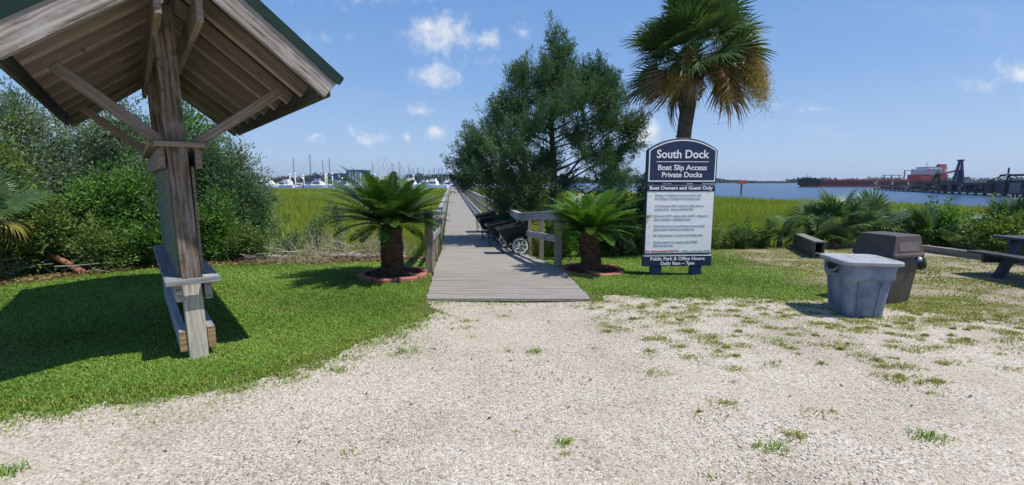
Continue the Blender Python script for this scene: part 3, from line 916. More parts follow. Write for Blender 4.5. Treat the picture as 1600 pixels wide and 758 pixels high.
def fallen_leaves():
    rng = np.random.default_rng(15)
    n = 90
    x = rng.uniform(-4, 5.5, n); y = rng.uniform(1.9, 5.8, n)
    P = np.stack([x, y, gz(x, y) + .016], 1)
    D = unit(np.stack([rng.normal(size=n), rng.normal(size=n), rng.normal(size=n) * .25], 1))
    V, F = leaf_arrays(P, D, .045 * rng.uniform(.4, 1.3, n), .018, rng)
    tag(np_mesh('fallen_leaves', V, F, M['deadfan'], None, rng.random(n) * .5), 'a few small dark fallen leaves strewn over the gravel', 'leaves', kind='stuff')


fallen_leaves()


def marsh_grass():
    rng = np.random.default_rng(9)
    n = 390000
    r = 10.5 * (190 / 10.5) ** rng.random(n)
    th = rng.uniform(-R(62), R(62), n)
    x = r * np.sin(th); y = r * np.cos(th)
    S = np.array(SHORE + [(60, 4), (-350, 4)])
    sh = 1.2 * np.sin(x * .7) + .6 * np.sin(x * 1.9)
    bed = np.minimum(gz(x, y), 0)
    k = inside_poly(x, y + sh, S) & (bed < -.55) & off_deck(x, y)
    x, y, r = x[k], y[k], r[k]; n = len(x)
    z = np.maximum(gz(x, y), -1.0)
    P = np.stack([x, y, z - .02], 1)
    patch = np.sin(x * .11 + 1.5 * np.sin(y * .06)) * np.sin(y * .085 + 1.0 * np.sin(x * .07)) + .4 * np.sin(x * .43 + y * .2) * np.sin(y * .5)
    tall = np.clip(1 - (r - 12) / 14, 0, 1)
    H = (.60 - .16 * np.clip((r - 30) / 80, 0, 1) + .12 * patch + .20 * tall) * rng.uniform(.65, 1.15, n)
    Wd = np.clip(.00115 * r, .009, .2) * rng.uniform(.6, 1.4, n)
    tone = np.clip(.52 + .22 * patch - .08 * tall + rng.normal(size=n) * .17, 0, 1)
    o = grass_mesh('marsh_grass', P, H, Wd, .42, M['marsh'], rng, seg2=False, rnd=tone)
    tag(o, 'tall yellow green marsh grass stretching to the marina and river', 'marsh grass', kind='stuff')
    # coarser reeds standing along the foot of the bank
    n = 12000
    x = rng.uniform(-12, 24, n); y = 11.2 + 3.6 * rng.random(n) + 1.2 * sstep((x - 6) / 3) + 3.5 * sstep((-x - 5) / 3)
    k = (gz(x, y) < -.12) & off_deck(x, y)
    x, y = x[k], y[k]; n = len(x)
    P = np.stack([x, y, gz(x, y) - .02], 1)
    o = grass_mesh('bank_reeds', P, rng.uniform(.25, .62, n) * (.8 + .3 * np.sin(x * 1.4)), rng.uniform(.008, .018, n), .6, M['reed'], rng, seg2=True)
    tag(o, 'coarse mixed reeds and weeds along the foot of the bank', 'reeds', kind='stuff')


marsh_grass()


# ------------------------------------------------------------------ boardwalk
def deck_z(y):
    if y < 7.9: return .045
    if y > 12.3: return -.27
    return .045 - .315 * (y - 7.9) / 4.4


def deck_x(y, side):
    P = DECKP_L if side < 0 else DECKP_R
    for i in range(2):
        if y <= P[i + 1][1]:
            a, b = P[i], P[i + 1]
            return a[0] + (b[0] - a[0]) * (y - a[1]) / (b[1] - a[1])
    a = P[2]
    return a[0] + (BW[0] / BW[1]) * (y - a[1])


def boardwalk():
    mb = MB()
    y = 5.86; st = .142
    while y < 168:
        g = .014 if y < 16 else (.009 if y < 40 else 0.0)
        a0, b0 = deck_x(y, -1), deck_x(y, 1)
        jl, jr = random.uniform(-.012, .012), random.uniform(-.012, .012)
        tl = BW[0] / BW[1] * 0
        za, zb = deck_z(y), deck_z(y + st)
        x0, x1 = a0 + jl, b0 + jr
        w_ = st - g
        p0 = Vector((x0, y + w_ / 2, (za + zb) / 2 - .018 + random.uniform(-.0015, .0015))); p1 = Vector((x1, y + w_ / 2 + .0, (za + zb) / 2 - .018 + random.uniform(-.0015, .0015)))
        mb.beam(p0, p1, w_, .036)
        y += st if y < 60 else st
    d = mb.build('boardwalk', M['deck'])
    tag(d, 'long straight grey boardwalk of cross planks leading to the marina', 'boardwalk', kind='structure')
    mb = MB()
    for s in (.12, .5, .88):
        prev = None
        for y in (5.9, 7.9, 12.3, 168):
            x = deck_x(y, -1) * (1 - s) + deck_x(y, 1) * s
            p = Vector((x, y, deck_z(y) - .14))
            if prev: mb.beam(prev, p, .05, .19)
            prev = p
    y = 14
    while y < 166:
        for s in (.1, .9):
            x = deck_x(y, -1) * (1 - s) + deck_x(y, 1) * s
            mb.beam((x, y, -2.2), (x, y, deck_z(y) - .24), .2, .2, up=(0, 1, 0))
        y += 3.5
    o = mb.build('joist_frame', M['rust'], d)


boardwalk()


def railing(side):
    if side > 0:
        path = [(.87, 8.36), (.20, 11.85)]; lab = 'grey timber railing on the right of the boardwalk, beside the carts'
    else:
        path = [(-1.49, 8.0), (-2.05, 12.45)]; lab = 'grey timber railing on the left of the boardwalk, beside the tall sago'
    b = path[1]
    far = (b[0] + BW[0] / BW[1] * (167 - b[1]), 167)
    t = tag(empty('timber_railing', (path[0][0], path[0][1], 0)), lab, 'railing', 'boardwalk railings', kind='thing')
    o = Vector((path[0][0], path[0][1], 0))
    def P(x, y, z): return Vector((x, y, z)) - o
    def zr(y): return deck_z(y)
    # posts
    tall = path[0]
    MB().beam(P(tall[0], tall[1], -.35), P(tall[0], tall[1], 1.10), .135, .135, up=(0, 1, 0)).build('post', M['railpost'], t, bevel=.006)
    nx = -side
    pts = []
    L = math.hypot(b[0] - tall[0], b[1] - tall[1])
    k = 1
    for f in (.40, .72, .985): pts.append((tall[0] + (b[0] - tall[0]) * f, tall[1] + (b[1] - tall[1]) * f))
    y = b[1] + 1.75
    while y < 166:
        pts.append((b[0] + BW[0] / BW[1] * (y - b[1]), y)); y += 1.75
    for (x, y) in pts:
        q = MB().beam(P(x + side * .045, y, zr(y) - (.9 if y < 40 else .5)), P(x + side * .045, y, zr(y) + .97), .09, .09, up=(0, 1, 0))
        q.build('post', M['railpost'], t, bevel=.004 if y < 20 else 0)
    segs = [(tall, b), (b, far)]
    for nm, dz, h, w_, off, mt in (('top_rail', .905, .15, .04, -.025, 'cap'), ('middle_rail', .52, .135, .038, -.022, 'rail'), ('cap_rail', .999, .038, .15, .01, 'cap')):
        for i, (p, q) in enumerate(segs):
            y0, y1 = p[1], q[1]
            z0 = zr(y0) + dz + (.045 if i == 0 and nm != 'middle_rail' else 0); z1 = zr(y1) + dz
            e = .06 if nm != 'cap_rail' else .0
            if i == 0 and nm == 'cap_rail': y0 -= .0
            m_ = MB().beam(P(p[0] + side * off, y0 + (.0 if i == 0 else .002), z0), P(q[0] + side * off, y1 - .004, z1), w_, h)
            m_.build(nm, M[mt], t, bevel=.004)
    if side > 0:
        m_ = MB().beam(P(b[0] - .14, b[1] + .4, zr(13) + .055), P(far[0] - .14, far[1], zr(100) + .055), .09, .09)
        m_.build('kerb_rail', M['cap'], t)
    return t


railing(1)
railing(-1)


# ------------------------------------------------------------------ notice shelter
def shelter():
    t = tag(empty('notice_shelter', (-2.907, 3.986, 0), .70), 'weathered timber notice shelter with a green metal gable roof on the lawn', 'shelter')
    kw = dict(bevel=.006)
    def part(nm, mat, *beams, **k):
        mb = MB()
        for b in beams: mb.beam(*b[:4], **(b[4] if len(b) > 4 else {}))
        return mb.build(nm, M[mat], t, **{**kw, **k})
    FAR = 2.55
    HW, ZE, ZR, Y0, Y1, XO = .985, 2.33, 3.105, -.80, 3.62, .06
    sl = (ZR - ZE) / HW
    # posts (the near one's foot coloured paler for sunlight as well as bleaching)
    pp = part('post', 'kiosk_post', ((-.0085, -.005, .74), (-.035, -.02, 3.05), .145, .145, dict(up=(0, 1, 0))))
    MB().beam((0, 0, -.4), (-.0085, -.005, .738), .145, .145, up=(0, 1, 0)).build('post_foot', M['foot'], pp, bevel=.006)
    part('post', 'kiosk_post', ((0, FAR, -.4), (-.02, FAR, 3.05), .145, .145, dict(up=(0, 1, 0))))
    # ridge boards each side of the posts
    for sx in (-1, 1):
        part('ridge_board', 'kiosk', ((XO - .03 + sx * .125, Y0 + .06, 2.88), (XO - .03 + sx * .125, Y1 - .06, 2.88), .045, .20))
    # rafters and boarding
    ys = np.linspace(Y0 + .085, Y1 - .085, 9)
    for sx in (-1, 1):
        d = Vector((sx * HW, 0, ZE - ZR)).normalized()
        up = Vector((sx * sl, 0, 1)).normalized()
        ro = up * .024
        for i, y in enumerate(ys):
            a = Vector((XO, y, ZR + .09)) + d * .02; b = Vector((XO + sx * (HW - .035), y, ZR + .09 - sl * (HW - .035)))
            rf = part('rafter', 'rafter', (a + ro, b + ro, .046, .118, dict(up=up)))
            MB().beam(a + ro - up * .0605, b + ro - up * .0605, .050, .016, up=up).build('lit_edge', M['edgelight'], rf)  # pale strip standing for the lit underside of the rafter
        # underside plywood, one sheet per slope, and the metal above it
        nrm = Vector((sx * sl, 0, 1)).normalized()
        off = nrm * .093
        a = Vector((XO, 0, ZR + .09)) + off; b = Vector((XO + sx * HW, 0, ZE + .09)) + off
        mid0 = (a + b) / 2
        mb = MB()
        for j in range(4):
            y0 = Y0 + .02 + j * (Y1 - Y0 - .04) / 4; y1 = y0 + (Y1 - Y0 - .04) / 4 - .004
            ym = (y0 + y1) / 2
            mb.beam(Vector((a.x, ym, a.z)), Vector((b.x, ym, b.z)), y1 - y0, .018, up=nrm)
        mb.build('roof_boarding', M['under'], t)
        mb = MB()
        o2 = nrm * .022
        a2 = a + o2 + Vector((0, 0, .0)); b2 = b + o2 + d * .05
        mb.beam(Vector((a2.x, (Y0 + Y1) / 2, a2.z)), Vector((b2.x, (Y0 + Y1) / 2, b2.z)), Y1 - Y0 + .05, .012, up=nrm)
        for y in np.linspace(Y0, Y1, 12):
            r0 = Vector((a2.x, y, a2.z)) + nrm * .02; r1 = Vector((b2.x, y, b2.z)) + nrm * .02
            mb.beam(r0, r1, .03, .028, up=nrm)
        mr = mb.build('metal_roof', M['greenmetal'], t)
        for ye, nm in ((Y0 - .035, 'edge_trim'), (Y1 + .035, 'edge_trim')):
            r0 = Vector((a2.x, ye, a2.z)) - nrm * .028; r1 = Vector((b2.x, ye, b2.z)) - nrm * .028
            MB().beam(r0, r1, .014, .055, up=nrm).build(nm, M['greenmetal'], mr)
        # rake boards at both gables
        for ye in (Y0 - .002, Y1 + .002):
            r0 = Vector((XO + sx * .004, ye, ZR + .09)) - nrm * .012; r1 = Vector((XO + sx * (HW + .02), ye, ZR + .09 - sl * (HW + .02))) - nrm * .012
            part('rake_board', 'kiosk_grey', (r0, r1, .042, .185, dict(up=nrm)))
        # fascia along the eave
        fx = XO + sx * (HW + .005); fz = ZE + .085
        part('eave_fascia', 'darkwood', ((fx, Y0 + .03, fz), (fx, Y1 - .03, fz), .03, .15))
        MB().beam((fx + sx * .03, Y0 - .02, fz + .085), (fx + sx * .03, Y1 + .02, fz + .085), .02, .06).build('drip_edge', M['greenmetal'], mr)
        # knee braces from both posts
        for py in (0.0, FAR):
            s2 = -.09 if py == 0 else .0
            part('brace', 'kiosk', ((sx * .08, py + .0 + s2 * 0, 1.90), (XO + sx * .78, py + .02, ZR - .02 - sl * .78), .085, .125, dict(up=(0, 1, 0))))
    rc = MB()
    for sx in (-1, 1):
        nrm = Vector((sx * sl, 0, 1)).normalized(); dd = Vector((sx * HW, 0, ZE - ZR)).normalized()
        p = Vector((XO, 0, ZR + .09)) + nrm * .135 + dd * .07
        rc.beam((p.x, Y0 - .03, p.z), (p.x, Y1 + .03, p.z), .012, .17, up=dd)
    rc.build('ridge_cap', M['greenmetal'], t)
    part('ridge_beam', 'kiosk', ((XO, Y0 + .02, ZR + .10), (XO, Y1 - .02, ZR + .10), .05, .16))
    # green notice panel between the posts, on the left faces
    MB().box(-.100, -.076, -.02, FAR + .02, .76, 1.74).build('notice_panel', M['algae'], t, bevel=.003)
    MB().box(.076, .100, .06, FAR - .02, .76, 1.74).build('back_panel', M['kiosk'], t, bevel=.003)
    # head boards, the little ledge over the panel
    part('head_board', 'kiosk', ((-.128, -.05, 1.80), (-.128, FAR + .06, 1.80), .05, .17))
    part('head_board', 'kiosk', ((.128, -.05, 1.80), (.128, FAR + .06, 1.80), .05, .17))
    part('ledge_board', 'kiosk', ((-.175, -.122, 1.915), (.175, -.122, 1.915), .09, .042))
    part('ledge_board', 'kiosk', ((-.175, -.075, 1.915), (-.175, FAR + .1, 1.915), .08, .042))
    part('ledge_board', 'kiosk', ((.175, -.075, 1.915), (.175, FAR + .1, 1.915), .08, .042))
    # shelf round the posts
    part('shelf_plank', 'shelf', ((-.138, -.145, .735), (-.138, FAR + .12, .735), .125, .042))
    part('shelf_plank', 'shelf', ((.138, -.145, .735), (.138, FAR + .12, .735), .125, .042))
    part('shelf_plank', 'shelf', ((-.202, -.170, .734), (.202, -.170, .734), .045, .05))
    for sx in (-1, 1):
        part('shelf_support', 'kiosk_grey', ((sx * .108, -.125, .632), (sx * .108, FAR + .1, .632), .055, .16))
        lr = part('lower_rail', 'shelf', ((sx * .106, -.050, .175), (sx * .106, FAR + .06, .175), .06, .19))
        MB().beam((sx * .106, -.0545, .175), (sx * .106, -.0502, .175), .0595, .1895).build('end_grain', M['tan_end'], lr)
        for py in (0.0, FAR):
            for (bx, bz) in ((sx * .125, 1.985), (XO + sx * .60, ZR + .02 - sl * .60 - .05)):
                q = MB(); q.tube([(bx, py - .052, bz), (bx, py - .030, bz)], .014, 8); q.build('bolt', M['darkmast'], t)
    return t


shelter()


# ------------------------------------------------------------------ dock rules sign
def text_geo(s, size, bold=0.0, depth=.003, align='LEFT', shear=0.0, space=1.0, fit=None):
    cu = bpy.data.curves.new('txt', 'FONT')
    cu.body = s; cu.size = size; cu.offset = bold; cu.extrude = depth; cu.align_x = align; cu.shear = shear; cu.space_character = space
    cu.resolution_u = 3
    o = bpy.data.objects.new('txt', cu); COL.objects.link(o)
    dg = bpy.context.evaluated_depsgraph_get(); dg.update()
    me = bpy.data.meshes.new_from_object(o.evaluated_get(dg))
    vs = [tuple(v.co) for v in me.vertices]; fs = [tuple(p.vertices) for p in me.polygons]
    bpy.data.objects.remove(o); bpy.data.curves.remove(cu); bpy.data.meshes.remove(me)
    if fit and vs:
        x0 = min(v[0] for v in vs); x1 = max(v[0] for v in vs); k = fit / (x1 - x0)
        c = {'LEFT': x0, 'CENTER': (x0 + x1) / 2, 'RIGHT': x1}[align]
        t0 = {'LEFT': 0, 'CENTER': 0, 'RIGHT': 0}[align]
        vs = [((v[0] - c) * k + t0, v[1], v[2]) for v in vs]
    return vs, fs


def letters(nm, lines, mat, parent):
    """lines: (text, x, z, size, align, fit, bold, shear) on the sign's front, facing -Y"""
    mb = MB()
    for (s, x, z, size, al, fit, bold, shear) in lines:
        vs, fs = text_geo(s, size, bold, .0025, al, shear, 1.0, fit)
        mb.add([(x + v[0], -v[2], z + v[1]) for v in vs], fs)
    return mb.build(nm, M[mat], parent)


def dock_sign():
    t = tag(empty('dock_sign', (2.868, 7.70, 0), R(4)), 'navy and white rules sign reading South Dock, standing on two posts', 'sign')
    def slab(nm, outline, y0, y1, mat, parent=t):
        mb = MB(); n = len(outline)
        mb.loft([[(x, y1, z) for x, z in outline], [(x, y0, z) for x, z in outline]])
        return mb.build(nm, M[mat], parent, bevel=.004)
    hw = .603
    def arch(hw, zb, zs, zt, n=18):
        # flat-topped arch: straight sides up to zs, shallow arc to zt
        c = hw; rise = zt - zs; rad = (c * c + rise * rise) / (2 * rise); zc = zt - rad
        a = math.asin(c / rad)
        return [(hw, zb)] + [(rad * math.sin(a - 2 * a * i / n), zc + rad * math.cos(a - 2 * a * i / n)) for i in range(n + 1)] + [(-hw, zb)]
    top = slab('arched_panel', arch(hw, 1.572, 2.125, 2.325), -.05, .05, 'navy')
    # white border line on the arched panel
    o_ = arch(hw - .022, 1.602, 2.12, 2.298); i_ = arch(hw - .040, 1.620, 2.112, 2.278)
    mb = MB(); n = len(o_)
    vs = [(x, -.0525, z) for x, z in o_] + [(x, -.0525, z) for x, z in i_]
    fs = [(k, n + k, n + (k + 1) % n, (k + 1) % n) for k in range(n)]
    mb.add(vs, fs); mb.build('border_line', M['signwhite'], top)
    letters('lettering', [('South Dock', 0, 1.995, .19, 'CENTER', .905, .0035, 0), ('Boat Slip Access', 0, 1.795, .125, 'CENTER', .845, .0022, 0),
                          ('Private Docks', 0, 1.675, .125, 'CENTER', .70, .0022, 0)], 'signwhite', top).location = (0, -.0535, 0)
    MB().box(-.455, .455, -.0535, -.0505, 1.928, 1.938).build('rule_line', M['signwhite'], top)
    slab('backing_panel', [(hw, .355), (hw, 1.556), (-hw, 1.556), (-hw, .355)], -.03, .045, 'navy')
    wp = slab('rules_panel', [(hw - .018, .375), (hw - .018, 1.437), (-hw + .018, 1.437), (-hw + .018, .375)], -.042, -.0302, 'signwhite')
    hd = slab('header_band', [(hw - .006, 1.440), (hw - .006, 1.545), (-hw + .006, 1.545), (-hw + .006, 1.440)], -.046, -.0302, 'navy')
    letters('lettering', [('Boat Owners and Guest Only', 0, 1.468, .082, 'CENTER', 1.10, .0022, .0)], 'signwhite', hd).location = (0, -.0495, 0)
    body = [('\u2022', 'Fishing or Crabbing from covered pier only', 'No Fishing or Crabbing from floating docks', 1.362, .80, .79),
            ('\u2022', 'All Contractors MUST check in at Office prior to', 'starting work - Access via North Pier', 1.182, .86, .68),
            ('\u2022', 'All vessels MUST contact office via VHF - Channel 16', 'upon entering or departing marina', 1.010, .95, .64),
            ('\u2022', 'Dock Carts are to be used by boat owners & their', 'guests and be returned to parking area', .838, .90, .71),
            ('\u2022', 'No riding bicycles or scooters on floating docks', None, .680, .87, 0),
            ('\u2022', 'All pets must be on a leash at ALL TIMES', 'Clean up after pets', .560, .78, .35)]
    L = []
    for b, l1, l2, z, f1, f2 in body:
        L.append((b, -.535, z - .012, .06, 'LEFT', None, .001, 0))
        L.append((l1, -.44, z, .05, 'LEFT', f1, .0, 0))
        if l2: L.append((l2, -.44, z - .056, .05, 'LEFT', f2, .0, 0))
    L.append(('- Office 843-408-4908', .04, .398, .052, 'LEFT', .53, .0006, 0))
    letters('lettering', L, 'ink', wp).location = (0, -.045, 0)
    letters('emergency_lettering', [('For Emergencies Dial 911', -.565, .398, .052, 'LEFT', .58, .0006, 0)], 'redink', wp).location = (0, -.045, 0)
    MB().box(-hw, hw, -.034, .03, .338, .350).build('spacer_strip', M['signwhite'], t)
    hp = slab('hours_panel', [(hw + .004, .148), (hw + .004, .332), (-hw - .004, .332), (-hw - .004, .148)], -.045, .045, 'navy')
    letters('lettering', [('Public Park & Office Hours:', 0, .252, .08, 'CENTER', .97, .0018, 0), ('Daily 9am \u2013 7pm', 0, .172, .08, 'CENTER', .60, .0018, 0)], 'signwhite', hp).location = (0, -.0485, 0)
    for x in (-.37, .345):
        MB().box(x - .092, x + .092, -.04, .04, -.3, .146).build('leg', M['navy'], t, bevel=.004)
    # the posts run up behind the panels
    for x in (-.37, .345):
        MB().box(x - .06, x + .06, .047, .13, -.3, 2.0).build('rear_post', M['navy'], t, bevel=.004)


dock_sign()


# ------------------------------------------------------------------ sagos in edging rings
def sago(loc, lab, seed, mat, h, tr, L, nf, bias=(0, 0), lean=(0, 0), upmax=74):
    rng = np.random.default_rng(seed)
    t = tag(empty('sago_palm', loc), lab, 'sago palm')
    # trunk with rows of old leaf bases
    mb = MB()
    prof = [(tr * 1.12, -.1), (tr * 1.05, .06), (tr * .98, h * .3), (tr * 1.0, h * .62), (tr * .9, h * .8), (tr * .98, h), (tr * .55, h + .09)]
    loops = []
    for r_, z in prof:
        f = z / h
        loops.append([(lean[0] * f + r_ * math.cos(k / 20 * 6.2832) * (1 + .05 * math.sin(3 * k + z * 9)), lean[1] * f + r_ * math.sin(k / 20 * 6.2832), z) for k in range(20)])
    mb.loft(loops)
    rows = int(h / .034)
    for i in range(rows):
        z = .03 + i * .034; f = z / h
        r_ = float(np.interp(z, [p[1] for p in prof], [p[0] for p in prof]))
        for k in range(17):
            a = (k + .5 * (i % 2)) / 17 * 6.2832 + rng.normal() * .05
            ca, sa = math.cos(a), math.sin(a)
            w = tr * .19; o = .024 * rng.uniform(.6, 1.5)
            c = Vector((lean[0] * f + r_ * ca, lean[1] * f + r_ * sa, z)); tv = Vector((-sa, ca, 0)); rv = Vector((ca, sa, 0))
            vs = [c - tv * w - Vector((0, 0, .02)), c + tv * w - Vector((0, 0, .02)), c + tv * w * .5 + rv * o + Vector((0, 0, .016)), c - tv * w * .5 + rv * o + Vector((0, 0, .016)), c + Vector((0, 0, .03)) - rv * .01]
            mb.add(vs, [(0, 1, 2, 3), (3, 2, 4), (1, 4, 2), (0, 3, 4)])
    mb.build('trunk', M['sagobark'], t)
    # pinnate fronds
    P = []; D = []; LL = []; rn = []; flat = []
    st = MB()
    top = np.array([lean[0], lean[1], h + .05])
    V_all = []; F_all = []; base = 0
    for i in range(nf):
        u = (i + .5) / nf
        az = i * 2.39996 + rng.normal() * .12
        el0 = R(upmax - (upmax - 3) * u ** .85) + rng.normal() * .12
        fl = L * rng.uniform(.88, 1.08) * (.80 + .30 * math.sin(math.pi * min(1, u * 1.1)))
        fl *= 1 + bias[0] * math.cos(az) + bias[1] * math.sin(az)
        sag = R(rng.uniform(26, 48)) * (.75 + .35 * u)
        n = 44
        s = np.linspace(0, 1, n)
        el = el0 - sag * s ** 1.5
        dx = np.cumsum(np.cos(el)) * fl / n; dz = np.cumsum(np.sin(el)) * fl / n
        rad = np.array([math.cos(az), math.sin(az), 0]); tan = np.array([-math.sin(az), math.cos(az), 0])
        C = top + rad[None] * (dx + tr * .35)[:, None] + np.array([0, 0, 1])[None] * dz[:, None]
        T = rad[None] * np.cos(el)[:, None] + np.array([0, 0, 1])[None] * np.sin(el)[:, None]
        U = -rad[None] * np.sin(el)[:, None] + np.array([0, 0, 1])[None] * np.cos(el)[:, None]
        k0 = 5
        prof_l = np.clip(np.sin(np.pi * np.clip(s * .93 + .07, 0, 1)) ** .55, .12, 1) * .175 * (L / .95) * .95
        q = rng.random()
        for sg in (-1, 1):
            dirs = unit(tan[None] * sg * .80 + T * (.42 + .35 * s)[:, None] + U * .30 + rng.normal(size=(n, 3)) * .05)
            a = C[k0:]; d_ = dirs[k0:]; ln = prof_l[k0:, None]
            sd_ = unit(np.cross(d_, U[k0:])) * .0086 * (L / .95)
            b = a + d_ * ln * .5 - U[k0:] * ln * .02; e = a + d_ * ln - U[k0:] * ln * .16
            V = np.stack([a - sd_ * .6, a + sd_ * .6, b + sd_, b - sd_, e + sd_ * .12, e - sd_ * .12], 1).reshape(-1, 3)
            m = len(a); j = np.arange(m)[:, None] * 6
            F = np.concatenate([j + np.array([0, 1, 2, 3]), j + np.array([3, 2, 4, 5])], 1).reshape(-1, 4)
            V_all.append(V); F_all.append(F + base); base += len(V)
            rn.append(np.clip(.55 * q + .3 * (1 - u) + .25 * rng.random(len(F)) - .05, 0, 1))
        # rachis
        wv = tan[None] * .011
        V = np.stack([C - wv * (1.1 - s)[:, None], C + wv * (1.1 - s)[:, None]], 1).reshape(-1, 3)
        j = np.arange(n - 1)[:, None] * 2
        F = (j + np.array([0, 1, 3, 2])).reshape(-1, 4)
        V_all.append(V); F_all.append(F + base); base += len(V); rn.append(np.full(len(F), .85))
    np_mesh('fronds', np.concatenate(V_all), np.concatenate(F_all), M[mat], t, np.concatenate(rn))
    return t


def edging_ring(loc, r, lab, mlab, n=9, gap=0.0):
    t = tag(empty('edging_ring', loc), lab, 'edging')
    for i in range(n):
        a0 = (i + .02) / n * 6.2832 + .2; a1 = (i + .98) / n * 6.2832 + .2
        mb = MB(); m = 6; loops = []
        for k in range(m + 1):
            a = a0 + (a1 - a0) * k / m
            bulge = .018 * math.sin(math.pi * k / m)
            ri, ro = r - .085, r + .012 + bulge
            ca, sa = math.cos(a), math.sin(a)
            loops.append([(ri * ca, ri * sa, -.05), (ro * ca, ro * sa, -.05), (ro * ca, ro * sa, .055), ((ro - .012) * ca, (ro - .012) * sa, .068), (ri * ca, ri * sa, .068)])
        mb.loft(loops)
        o = mb.build('edging_block', M['brick'], t, bevel=.004)
        o.rotation_euler = (R(random.uniform(-1.5, 1.5)), R(random.uniform(-1.5, 1.5)), 0)
    rng = np.random.default_rng(int(r * 1000) + n)
    mb = MB()
    mb.lathe([(.02, .075), (.2, .07), (r - .10, .03), (r - .08, -.05)], n=28)
    mu = mb.build('mulch_bed', M['mulch'], None); mu.location = loc
    k = 700
    a = rng.uniform(0, 6.28, k); rr = np.sqrt(rng.random(k)) * (r - .1)
    P = np.stack([rr * np.cos(a), rr * np.sin(a), .075 - .05 * (rr / r) ** 2], 1)
    D = unit(np.stack([rng.normal(size=k), rng.normal(size=k), rng.normal(size=k) * .25], 1))
    V, F = leaf_arrays(P, D, .05 * rng.uniform(.5, 1.3, k), .014, rng)
    np_mesh('bark_chips', V, F, M['mulch'], mu)
    tag(mu, mlab, 'mulch', kind='stuff')


sago((-2.03, 7.50, float(gz(-2.03, 7.5)) + .03), 'larger dark green sago palm with a thick trunk, left of the boardwalk', 31, 'sago', .80, .168, 1.12, 108, bias=(-.14, 0))
edging_ring((-2.03, 7.50, float(gz(-2.03, 7.5))), .56, 'red scalloped edging ring around the sago left of the boardwalk', 'dark brown mulch inside the edging ring of the left sago')
sago((1.45, 8.03, float(gz(1.45, 8.03)) + .03), 'bright fresh green sago palm between the right railing and the sign', 47, 'sago_light', .64, .165, 1.0, 74, bias=(.12, 0), lean=(-.05, 0))
edging_ring((1.45, 8.03, float(gz(1.45, 8.03))), .56, 'red scalloped edging ring around the sago beside the white sign', 'dark brown mulch inside the edging ring of the right sago', n=10)


# ------------------------------------------------------------------ dock carts
def rrect(hx, hy, r, z, n=4, cx=0.0, cy=0.0):
    pts = []
    for (sx, sy, a0) in ((1, 1, 0), (-1, 1, 90), (-1, -1, 180), (1, -1, 270)):
        for k in range(n + 1):
            a = R(a0 + 90 * k / n)
            pts.append((cx + sx * (hx - r) + r * math.cos(a), cy + sy * (hy - r) + r * math.sin(a), z))
    return pts


def make_cart():
    t = empty('dock_cart', (0, 0, 0))
    # tub: open box, shallower at the front lip, rim sloping up to the handle end
    def ring(z, f0, f1, hy, tilt, r=.05):
        pts = rrect((f1 - f0) / 2, hy, r, 0, 3, (f0 + f1) / 2)
        return [(x, y, z + tilt * (x + .38)) for x, y, _ in pts]
    mb = MB()
    mb.loft([ring(.27, -.20, .30, .21, .10), ring(.44, -.30, .36, .26, .16), ring(.60, -.40, .40, .30, .21), ring(.625, -.43, .43, .33, .21), ring(.64, -.43, .43, .33, .21),
             ring(.64, -.39, .39, .285, .21), ring(.45, -.28, .34, .24, .16), ring(.30, -.18, .28, .19, .10)])
    mb.build('tub', M['black_plastic'], t, smooth=False, bevel=.006)
    fr = MB()
    for sy in (-1, 1):
        fr.tube([(-.33, sy * .27, .57), (-.30, sy * .27, .30), (-.285, sy * .24, .02), (-.255, sy * .22, .015)], .011, 6)
        fr.tube([(-.29, sy * .25, .20), (.08, sy * .24, .24), (.36, sy * .26, .50)], .011, 6)
    fr.tube([(-.275, -.24, .012), (-.275, .24, .012)], .011, 6)
    fr.tube([(-.30, -.27, .32), (-.30, .27, .32)], .010, 6)
    fr.tube([(.08, -.36, .235), (.08, .36, .235)], .012, 6)
    fr.build('leg_frame', M['black_tube'], t, True)
    h = MB()
    h.tube([(.36, -.20, .62), (.44, -.20, .84), (.50, -.19, 1.06), (.51, -.14, 1.09), (.51, .14, 1.09), (.50, .19, 1.06), (.44, .20, .84), (.36, .20, .62)], .013, 6)
    h.build('handle', M['black_tube'], t, True)
    for sy in (-1, 1):
        y = sy * .365
        wh = MB(); 
        def ann(r0, r1, y0, y1, n=28):
            loops = []
            for r_, yy in ((r0, y0), (r1, y0), (r1, y1), (r0, y1), (r0, y0)):
                loops.append([(r_ * math.cos(6.2832 * k / n), yy, r_ * math.sin(6.2832 * k / n)) for k in range(n)])
            wh.loft(loops, False, False)
        ann(.158, .198, -.018, .018)
        ann(.0, .034, -.03, .03, 12)
        for k in range(7):
            a = 6.2832 * k / 7 + .2
            d = Vector((math.cos(a), 0, math.sin(a)))
            wh.beam(d * .03, d * .165, .026, .03, up=(0, 1, 0), w1=.022, h1=.044)
        w_ = wh.build('wheel', M['wheelwhite'], t, bevel=.003)
        w_.location = (.12, y, .235)
        wh = MB(); loops = []
        for j in range(8):
            q = 6.2832 * j / 8
            rr, yy = .213 + .022 * math.cos(q), .026 * math.sin(q)
            loops.append([(rr * math.cos(6.2832 * k / 28), yy, rr * math.sin(6.2832 * k / 28)) for k in range(28)])
        loops.append(loops[0]); wh.loft(loops, False, False)
        wh.build('tyre', M['rubber'], w_, True)
        wh = MB(); wh.tube([(0, -.034, 0), (0, .034, 0)], .02, 10); wh.build('hub', M['rubber'], w_, True)
    return t


